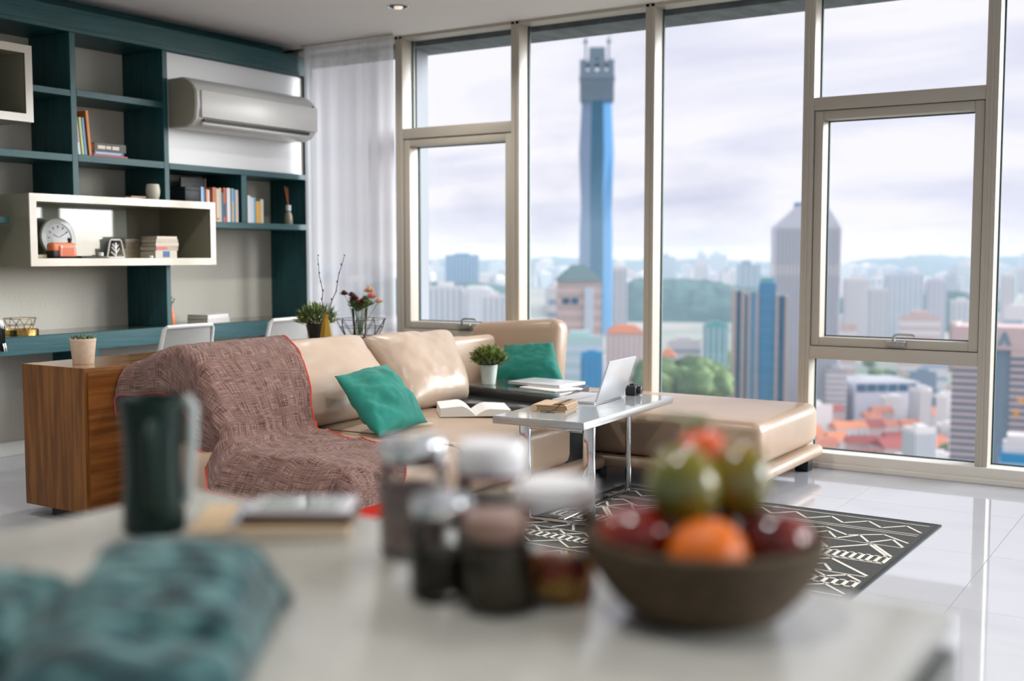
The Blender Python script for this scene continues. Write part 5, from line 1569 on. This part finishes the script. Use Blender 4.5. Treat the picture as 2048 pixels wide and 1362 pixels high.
# --- supertall tower under construction
tw = thing('supertall_tower', 'supertall blue glass skyscraper with an unfinished concrete crown', 'skyscraper', (-755.2, 1410.6, GZ), R(28.2))
LV = [(-110, 24.0, 19.0), (-20, 24.5, 20.5), (37, 24.0, 21.0), (80, 21.5, 23.0), (144, 25.5, 21.0), (214, 21.5, 18.0)]
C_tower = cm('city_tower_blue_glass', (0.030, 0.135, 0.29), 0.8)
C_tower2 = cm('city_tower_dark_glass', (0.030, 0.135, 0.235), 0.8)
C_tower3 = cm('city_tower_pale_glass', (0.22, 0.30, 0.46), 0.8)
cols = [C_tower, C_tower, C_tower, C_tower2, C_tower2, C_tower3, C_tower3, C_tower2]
for k in range(8):
    b = B()
    prev = None
    for (z, ra, rb) in LV:
        pts = []
        for q in (k, k + 1):
            a = 2 * math.pi * (q + 0.5) / 8 - math.pi / 2
            r = (ra if q % 2 == 0 else rb) * 1.04
            pts.append((r * math.cos(a), r * math.sin(a), z - GZ))
        cur_ = [b.bm.verts.new(p) for p in pts]
        if prev: b.bm.faces.new((prev[0], prev[1], cur_[1], cur_[0]))
        prev = cur_
    part('glass_facet', b, cols[k], tw, world=False, smooth=False)
H0 = 214 - GZ
b = B(); b.box(-22, 22, -20, 20, H0, H0 + 30)
for k in range(7): b.box(-23.5, 23.5, -21.5, 21.5, H0 + 2 + k * 4.2, H0 + 3.2 + k * 4.2)
b.box(-24.5, 24.5, -22, 22, H0 + 30, H0 + 33)
part('concrete_floors', b, C_steel, tw, world=False, smooth=False, label='bare concrete floors')
b = B()
for x in (-19, -7, 7, 19): b.box(x - 4.5, x + 4.5, -17, 17, H0 + 33, H0 + 56 + (4 if abs(x) < 10 else 0))
b.box(-21, 21, -18, 18, H0 + 33, H0 + 40); b.box(-21, 21, -18, 18, H0 + 50, H0 + 54); b.box(-11, 11, -10, 10, H0 + 54, H0 + 82 - 8)
part('concrete_core', b, C_steel, tw, world=False, smooth=False)
for x, s in ((-16, 1), (16, -1)):
    b = B(); b.box(x - 1.1, x + 1.1, -1.1, 1.1, H0 + 54, H0 + 84); b.tube([(x - 4 * s, 0, H0 + 82), (x + 2 * s, 0, H0 + 84), (x - 9 * s, 0, H0 + 108)], 0.7, 5); b.box(x - 2.5, x + 2.5, -2, 2, H0 + 81, H0 + 86)
    part('tower_crane', b, C_steel, tw, world=False, smooth=False)

# --- slanted white tower with vertical ribs
sl = thing('ribbed_tower', 'pale ribbed tower with a slanted roof and a white band', 'skyscraper', (-246.4, 761.1, GZ), R(17.9 + 6))
h1, h2 = 20.3 - GZ, 34.5 - GZ
b = B(); b.prism([(-21, 0), (21, 0), (21, h1), (12, h2), (-6, h2), (-21, h1)], -20, 20, 'Y'); part('walls', b, C_lav, sl, world=False, smooth=False)
b = B(); b.box(-21.3, 21.3, -20.3, 20.3, -12.0 - GZ, -5.0 - GZ); part('white_band', b, C_white, sl, world=False, smooth=False)
b = B(); b.box(-0.5, 0.5, -20.8, -20, 0, h1 - 1); rib_me = b.mesh('rib'); rib_me.materials.append(C_grey)
for k in range(18):
    o = bpy.data.objects.new('rib', rib_me); COL.objects.link(o); o.parent = sl; o.location = (-20 + k * 40 / 17, 0, 0)
for k in range(10):
    o = bpy.data.objects.new('rib', rib_me); COL.objects.link(o); o.parent = sl; o.location = (0.9, -18 + k * 4, 0); o.rotation_euler = (0, 0, R(90))
b = B(); b.box(-7, 7, -8, 8, h2, h2 + 2.5); part('roof_plant', b, C_blue2, sl, world=False, smooth=False)

# --- dark blue glass cluster
cl_ = thing('glass_tower_cluster', 'cluster of narrow mauve and dark blue glass towers left of the window frame', 'skyscraper', (-214, 586, GZ), R(20))
for (x0, x1, y0, y1, z, m) in ((-14.5, -12.0, -6, 5, -17, C_tan), (-12.0, -9.5, -5.5, 5, -18, C_deep), (-9.5, -7.6, -6, 5, -17.4, C_tan), (-7.6, -6.0, -4, 5, -20, C_blue), (-6.0, -4.6, -7, 4, -17.5, C_tan), (-4.6, -1.8, -6.5, 4, -18.5, C_blue2), (-1.8, -0.4, -7, 4, -17.5, C_tan), (-0.4, 8.6, -5, 8, -13.5, C_blue), (8.6, 10.0, -7, 5, -19.2, C_tan), (10.0, 13.4, -6.5, 5, -20.5, C_deep), (13.4, 15.2, -7, 5, -20, C_tan)):
    b = B(); b.box(x0, x1, y0, y1, 0, z - GZ); part('tower_wing' if m is C_tan else 'glass_wing', b, m, cl_, world=False, smooth=False)
b = B(); b.box(0.5, 7.5, -3, 6, -13.5 - GZ, -10.5 - GZ); part('roof_plant', b, C_teal, cl_, world=False, smooth=False)
for k in range(15):
    b = B(); b.box(-0.3, 8.5, -5.15, -4.9, 3 + k * 6.2, 3.6 + k * 6.2); part('floor_line', b, C_blue2, cl_, world=False, smooth=False)

# --- near tower of pink and dark stripes with a triangular emblem
st = thing('striped_tower', 'pink and dark striped office tower with a triangle emblem near the right edge', 'skyscraper', (-66.5, 414.0, GZ), R(9.5 - 4))
H = -22.5 - GZ
b = B(); b.box(-13.2, -1.2, -10, 10, 0, H - 7.5); b.box(5.0, 15, -10, 10, 0, H - 7.5); part('walls', b, C_pink, st, world=False, smooth=False)
b = B(); b.box(-1.2, 5.0, -8.5, 9, 0, H - 7.5); part('dark_core', b, C_steel, st, world=False, smooth=False, label='dark recessed core')
b = B(); b.box(-13.6, 15.5, -10.5, 10.5, H - 7.5, H); part('crown', b, C_pink, st, world=False, smooth=False)
b = B(); b.box(-14.6, -12.4, -8, 10.4, H - 16, H + 0.6); part('crown_wing', b, C_tan, st, world=False, smooth=False)
b = B(); b.prism([(0.6, H - 6.2), (2.2, H - 6.2), (2.9, H - 4.4), (3.6, H - 6.2), (5.2, H - 6.2), (3.4, H - 1.6), (2.4, H - 1.6)], -10.7, -10.45, 'Y'); part('emblem', b, C_steel, st, world=False, smooth=False, label='dark triangular emblem')
b = B(); b.box(-6.05, 6.05, -0.2, 0.2, 0, 1.05); s1 = b.mesh('window_stripe'); s1.materials.append(C_win)
b = B(); b.box(-5.05, 5.05, -0.2, 0.2, 0, 1.05); s2 = b.mesh('window_stripe'); s2.materials.append(C_win)
for k in range(34):
    z = H - 11 - k * 2.28
    if z < 1: break
    for me, x in ((s1, -7.2), (s2, 10.0)):
        o = bpy.data.objects.new('window_stripe', me); COL.objects.link(o); o.parent = st; o.location = (x, -10.0, z)

# --- building wrapped in blue netting with a crane
bn = thing('netted_building', 'half built block wrapped in bright blue netting at the right edge', 'building', (-45.5, 326.6, GZ), R(8.3))
H = -51 - GZ
b = B(); b.box(-5.2, 7, -6, 6, 0, H); part('walls', b, C_net, bn, world=False, smooth=False)
for k in range(6):
    b = B(); b.box(-5.4, 7.2, -6.3, 6.3, H - 3 - k * 3.4, H - 2.6 - k * 3.4); part('scaffold_deck', b, C_pale, bn, world=False, smooth=False)
b = B(); b.box(-4.6, 6.2, -5, 5, H, H + 2.2); b.box(-3.6, 2.0, -4, 3, H + 2.2, H + 4.5); b.box(2.5, 5.2, -4, 3, H + 2.2, H + 3.6); part('roof_slab', b, C_white, bn, world=False, smooth=False)
b = B(); b.box(1.5, 2.3, -0.4, 0.4, H + 4, H + 12); b.tube([(-1.5, 0, H + 14.0), (2, 0, H + 12.5), (10, 0, H + 9.0)], 0.5, 5); b.box(-2.2, -1.0, -0.7, 0.7, H + 9, H + 11); part('crane', b, C_orange, bn, world=False, smooth=False, label='orange crane arm')

# --- other blocks that can be told apart
building('hip_roofed_tower', 'beige tower with a green hipped roof in front of the supertall skyscraper', -339.7, 612.0, 25.5, 22, -14.0, 29.0 + 6, C_tan, ('h', 14, C_pink, 0.45, 0.15), roof=hip(C_green, 9.5, 1.2, 0.28))
t = [o for o in COL.objects if o.name == 'hip_roofed_tower'][0]
b = B(); b.box(2.5, 8.0, -11.8, -10.8, 0, 92); part('glazed_bay', b, C_pale, t, world=False, smooth=False, label='pale glazed bay')
for x0 in (-11, -5.5):
    b = B(); b.box(x0, x0 + 4.2, -11.5, -10.8, 82, 85.5); part('dark_window', b, C_deep, t, world=False, smooth=False)
b = B(); b.box(-3, 4, -11.5, -10.8, 54, 57.5); part('dark_window', b, C_deep, t, world=False, smooth=False)
building('white_tower', 'slim white rounded tower right of the supertall skyscraper', -408.0, 802.2, 11, 11, -8.5, 27, C_white, ('v', 3, C_winl, 0.35))
building('white_block', 'narrow white block left of the green roofed tower', -383.2, 656.3, 6.7, 8, -21.8, 30, C_white, ('h', 10, C_winl, 0.4))
building('blue_office_slab', 'wide blue slab on the skyline in the left window', -1488.5, 2131.8, 76, 40, 1.5, 35, C_blue2, ('v', 9, C_pale, 0.25))
building('apartment_block', 'wide white apartment block in the left window', -730.6, 1014.2, 38, 20, -33, 33, C_white, ('v', 6, C_winl, 0.40), 'white apartments in the left window')
building('apartment_block', 'middle white apartment block in the left window', -700.0, 1031.0, 22, 20, -35, 37, C_white, ('v', 4, C_pale, 0.45), 'white apartments in the left window')
building('apartment_block', 'lower right white apartment block in the left window', -631.7, 960.9, 23, 18, -39, 33, C_white, ('v', 4, C_winl, 0.35), 'white apartments in the left window')
building('apartment_tower', 'tall white apartment tower behind the slanted tower', -373.1, 1349.4, 29, 24, -26, 20, C_white, ('v', 6, C_grey, 0.4), 'apartment towers right of the slanted tower')
building('apartment_tower', 'short grey white apartment tower second from the slanted tower', -337.6, 1307.1, 20, 20, -36, 20, C_white, ('v', 4, C_grey, 0.45), 'apartment towers right of the slanted tower')
building('apartment_tower', 'widest grey apartment tower in the right window', -344.8, 1459.8, 43, 26, -22, 19, C_pale, ('v', 7, C_grey, 0.4), 'apartment towers right of the slanted tower')
building('apartment_tower', 'slim lavender apartment tower right of the widest one', -256.9, 1223.3, 18.5, 18, -24, 17, C_lav, ('v', 4, C_grey, 0.35), 'apartment towers right of the slanted tower')
building('apartment_tower', 'low white apartment tower beside the sash window edge', -223.6, 1179.0, 19, 18, -43, 18, C_white, ('v', 4, C_winl, 0.35), 'apartment towers right of the slanted tower')
building('pale_hotel', 'low pale pink hotel block above the window handle', -217.4, 976.1, 31, 18, -49, 19, C_pink, ('h', 8, C_white, 0.6))
building('pale_house_block', 'small cream block beside the slanted tower', -285.8, 1010.4, 13.8, 14, -60, 15.8, C_pink, ('h', 5, C_white, 0.5))
ex = building('exchange_hall', 'big lavender hall with a dark blue glazed attic in the lower right window', -198.8, 774.9, 44, 34, -82.5, 14.4 + 22, C_lav, None, roof=hip(C_grey, 2.0, 0.6, 0.55))
H = -82.5 - GZ
for k in range(6):
    b = B(); b.box(-21 + k * 7.1, -14.8 + k * 7.1, -17.35, -16.9, H - 6.0, H - 1.2); part('glazed_bay', b, C_deep, ex, world=False, smooth=False)
for k in range(4):
    b = B(); b.box(21.9, 22.35, -15.5 + k * 8, -8.8 + k * 8, H - 6.0, H - 1.2); part('glazed_bay', b, C_deep, ex, world=False, smooth=False)
b = B(); b.box(21.9, 22.4, -2, 0.2, 1, H - 6.2); part('glazed_slot', b, C_teal, ex, world=False, smooth=False)
building('dark_glass_block', 'dark glass block with white roof right of the lavender hall', -175.3, 801.0, 16, 18, -78, 18, C_steel, ('h', 2, C_white, 0.12, 0.6))
building('white_pylon', 'left one of two small white towers in the lower right window', -147.8, 684.2, 6.2, 6, -77.5, 12, C_white, None, 'two small white towers', roof=hip(C_white, 2.5, 0.0, 0.3))
building('white_pylon', 'right one of two small white towers in the lower right window', -139.4, 685.8, 5.2, 6, -80.5, 12, C_white, None, 'two small white towers', roof=hip(C_white, 2.5, 0.0, 0.3))
building('grey_office_block', 'grey office block with thin floors left of the lavender hall', -219.9, 748.4, 13, 16, -74, 24, C_grey, ('h', 9, C_white, 0.5))
building('teal_glass_block', 'pale teal glass block below the green roofed tower', -271.4, 489.8, 22, 18, -39, 33, cm('city_pale_teal', (0.42, 0.60, 0.60), 0.4), ('h', 12, C_pale, 0.5))
building('cyan_block', 'bright cyan block behind the laptop', -246.9, 457.6, 9.4, 9, -43.5, 33, C_net, ('v', 3, C_blue2, 0.2))
building('pink_block', 'pale pink block with orange roof beside the cyan block', -341.2, 679.1, 24, 18, -50, 32, C_pink, ('v', 7, C_white, 0.4), roof=hip(C_roofo, 5.0, 0.5, 0.5))
building('teal_office', 'small teal office block left of the dark blue towers', -286.9, 703.8, 15, 14, -44, 28, C_teal, ('v', 4, C_pale, 0.3))
building('white_office', 'white office block above the tree tops in the centre window', -322.2, 732.2, 22, 16, -58, 30, C_white, ('h', 7, C_winl, 0.35))
building('pink_house', 'pink house with an orange roof at the centre window edge', -290.6, 636.8, 9, 9, -60, 24, C_pink, None, roof=hip(C_roofo, 4.0, 0.6, 0.3))
building('white_house', 'plain white house above the tree tops in the centre window', -283, 668, 9, 8, -66, 22, C_white, ('h', 4, C_winl, 0.35))
building('slim_white_tower', 'slim white tower right of the far window frame', -182.5, 1186.0, 12, 12, -18, 8, C_white, ('v', 3, C_grey, 0.3))
building('white_clad_block', 'white block above the striped tower at the right edge', -132.3, 890.2, 13, 12, -36, 8, C_white, ('h', 6, C_winl, 0.3))
building('white_terminal', 'low white block behind the two small towers', -184.6, 880.9, 18, 18, -72, 12, C_white, ('h', 4, C_winl, 0.3))

# --- low houses with tiled roofs in the streets
random.seed(77)
def gable(t, w, d, H, m, rise):
    b = B(); b.prism([(-d / 2 - 0.6, H), (d / 2 + 0.6, H), (0, H + rise)], -w / 2 - 0.5, w / 2 + 0.5, 'X')
    part('roof', b, m, t, world=False, smooth=False)
labels = {0: ('white low house with a terracotta roof in the streets below', C_roofr), 1: ('white low house with an orange roof in the streets below', C_roofo), 2: ('pale low house with a maroon roof in the streets below', C_roofd), 3: ('flat roofed white building in the streets below', C_white)}
spots = []
def free(x, y, r):
    return all((x - a) ** 2 + (y - c) ** 2 > (r + q) ** 2 for a, c, q in spots)
for o in list(COL.objects):
    if o.parent is None and o.get('category') in ('building', 'skyscraper'):
        spots.append((o.location.x, o.location.y, 16))
n = 0
tries = 0
while n < 130 and tries < 6000:
    tries += 1
    az = random.uniform(6.5, 33); d = random.uniform(520, 1150)
    if random.random() < 0.55: az = random.uniform(8.5, 18); d = random.uniform(540, 840)
    if 19.5 < az < 25.8 and d > 780: continue
    if 20.8 < az < 26.8 and d < 700: continue
    x, y = pol(az, d)
    w = random.uniform(10, 22); dd = random.uniform(9, 14); h = random.uniform(5, 12)
    if not free(x, y, w * 0.5): continue
    spots.append((x, y, w * 0.5))
    k = random.choice([0, 0, 0, 1, 1, 2, 3, 3])
    l_, rm = labels[k]
    l_ = l_.replace('in the streets below', seen(az))
    if k == 3: h *= random.uniform(1.0, 3.2)
    t = building('town_house', l_, x, y, w, dd, GZ + h, random.uniform(18, 50), C_white if k != 2 else C_pink, ('v', 5, C_winl, 0.3) if n % 3 == 0 else None, 'low houses in the streets', roof=(lambda t_, w_, d_, H_, rm=rm: gable(t_, w_, d_, H_, rm, random.uniform(3, 5))) if k != 3 else None)
    n += 1
# --- trees in the park and along the streets
crowns = []
for k in range(5):
    random.seed(300 + k)
    b = B(); b.ball((0, 0, 12), (8, 8, 7), 3, lambda c: 1 + 0.35 * fbm(c + Vector((k * 3, 0, 0)), 1.8, 3))
    me = b.mesh('crown', smooth=True); me.materials.append(C_tree); crowns.append(me)
b = B(); b.tube([(0, 0, 0), (0.3, 0, 5), (0, 0.2, 10)], [0.7, 0.5, 0.4], 6)
trunk = b.mesh('trunk'); trunk.materials.append(M_stem)
n = 0; tries = 0
while n < 85 and tries < 6000:
    tries += 1
    if n < 26: az = random.uniform(21.9, 25.6); d = random.uniform(548, 622)
    elif n < 40: az = random.uniform(19.8, 25.6); d = random.uniform(800, 1100)
    else: az = random.uniform(7, 33); d = random.uniform(560, 1250)
    x, y = pol(az, d)
    park = n < 40
    rr_ = 4.2 if n < 26 else 9.5 if park else 7.0
    if not free(x, y, rr_): continue
    spots.append((x, y, rr_))
    t = thing('tree', ('round green tree in the wooded park %s' if park else 'single street tree among the houses %s') % seen(az), 'tree', (x, y, -73.0 if n < 26 else GZ), random.uniform(0, 6), 'park trees' if park else 'street trees')
    s = random.uniform(0.95, 1.35) * (0.85 if n < 26 else 1.15 if park else 0.8)
    t.scale = (s, s, s)
    for nm, me in (('crown', random.choice(crowns)), ('trunk', trunk)):
        o = bpy.data.objects.new(nm, me); COL.objects.link(o); o.parent = t
    n += 1
# --- distant blocks towards the horizon
random.seed(12)
far_words = {'city_white': 'white', 'city_pale_blue': 'pale blue', 'city_grey': 'grey', 'city_lavender_panel': 'lavender', 'city_pink_stone': 'pink'}
far_mats = [C_white, C_white, C_pale, C_grey, C_lav, C_pink, C_white]
variants = []
for k in range(8):
    b = B()
    w, d_, h = 1.0, random.uniform(0.5, 0.9), 1.0
    b.box(-0.5, 0.5, -d_ / 2, d_ / 2, 0, 1)
    if k % 3 == 0: b.box(-0.3, 0.1, -d_ / 4, d_ / 4, 1, 1.12)
    elif k % 3 == 1: b.box(0.5, 0.85, -d_ / 3, d_ / 3, 0, 0.72); b.box(-0.1, 0.3, -0.1, 0.1, 1, 1.05)
    else: b.box(-0.85, -0.5, -d_ / 3, d_ / 3, 0, 0.85); b.box(-0.4, 0.4, -0.2, 0.2, 1, 1.06)
    for q in range(4): b.box(-0.42 + q * 0.24, -0.30 + q * 0.24, -d_ / 2 - 0.015, -d_ / 2, 0.03, 0.96)
    variants.append(b.bm)
far_me = {}
def far_block(k, m):
    if (k, m.name) not in far_me:
        me = bpy.data.meshes.new('far_block'); variants[k].to_mesh(me); me.materials.append(m); me.materials.append(C_winl)
        nf = len(me.polygons)
        for p in me.polygons[nf - 24:]: p.material_index = 1
        far_me[(k, m.name)] = me
    return far_me[(k, m.name)]
for az, d in ((24.6, 5200), (22.9, 5000), (22.1, 5100), (8.0, 5000), (20.6, 3000)):
    spots.append((*pol(az, d), 70))
n = 0; tries = 0
while n < 292 and tries < 9000:
    tries += 1
    az = random.uniform(-4, 54)
    d = 1250 + 4300 * random.random() ** 0.8
    if 18.5 < az < 29.5 and 1250 < d < 2750: continue
    x, y = pol(az, d)
    w = random.uniform(16, 46) * (1 + d / 6000)
    if not free(x, y, w * 0.8): continue
    spots.append((x, y, w * 0.8))
    h = random.uniform(18, 62) * (0.75 + d / 6500)
    zmax = -12 - 14 * random.random() if d < 3500 else -2 - 12 * random.random()
    h = min(h, zmax - GZ)
    me = far_block(random.randrange(8), random.choice(far_mats))
    o = bpy.data.objects.new('distant_building', me); COL.objects.link(o)
    o.location = (x, y, GZ); o.rotation_euler = (0, 0, R(az + random.uniform(6, 38))); o.scale = (w, w, h)
    tag(o, 'hazy %s %s block %s' % (far_words[me.materials[0].name], 'horizon' if d > 3400 else 'mid-distance', seen(az)), 'building', 'distant blocks towards the horizon')
    n += 1
for (az, d, w, h, l_) in ((24.6, 5200, 70, 106, 'hazy blue tower block on the skyline left of the centre window'), (22.9, 5000, 40, 120, 'slender hazy tower on the skyline above the forest'), (22.1, 5100, 75, 116, 'broad hazy tower on the skyline above the forest'), (8.0, 5000, 60, 110, 'hazy skyline block at the right edge'), (20.6, 3000, 60, 88, 'blue grey block behind the dark glass cluster')):
    x, y = pol(az, d)
    o = bpy.data.objects.new('skyline_tower', far_block(0, C_steel if 'blue' in l_ else C_pale)); COL.objects.link(o)
    o.location = (x, y, GZ); o.rotation_euler = (0, 0, R(az)); o.scale = (w, w, h)
    tag(o, l_, 'building')
for v in variants: v.free()

# --- humid air over the city: a real scattering layer outside the building
hz = bpy.data.materials.new('city_haze'); hz.use_nodes = True
hn = hz.node_tree; hn.nodes.clear()
vsn = hn.nodes.new('ShaderNodeVolumeScatter'); vsn.inputs['Color'].default_value = (0.56, 0.78, 1.0, 1); vsn.inputs['Density'].default_value = 0.00017; vsn.inputs['Anisotropy'].default_value = 0.0
ho = hn.nodes.new('ShaderNodeOutputMaterial'); hn.links.new(vsn.outputs[0], ho.inputs['Volume'])
b = B(); b.box(-6500, 3500, 40, 8600, GZ - 5, 45.0)
haze = single('city_haze', b, hz, (-1500, 4000, GZ), 'pale blue haze lying over the distant city', 'haze', smooth=False)
haze['kind'] = 'stuff'
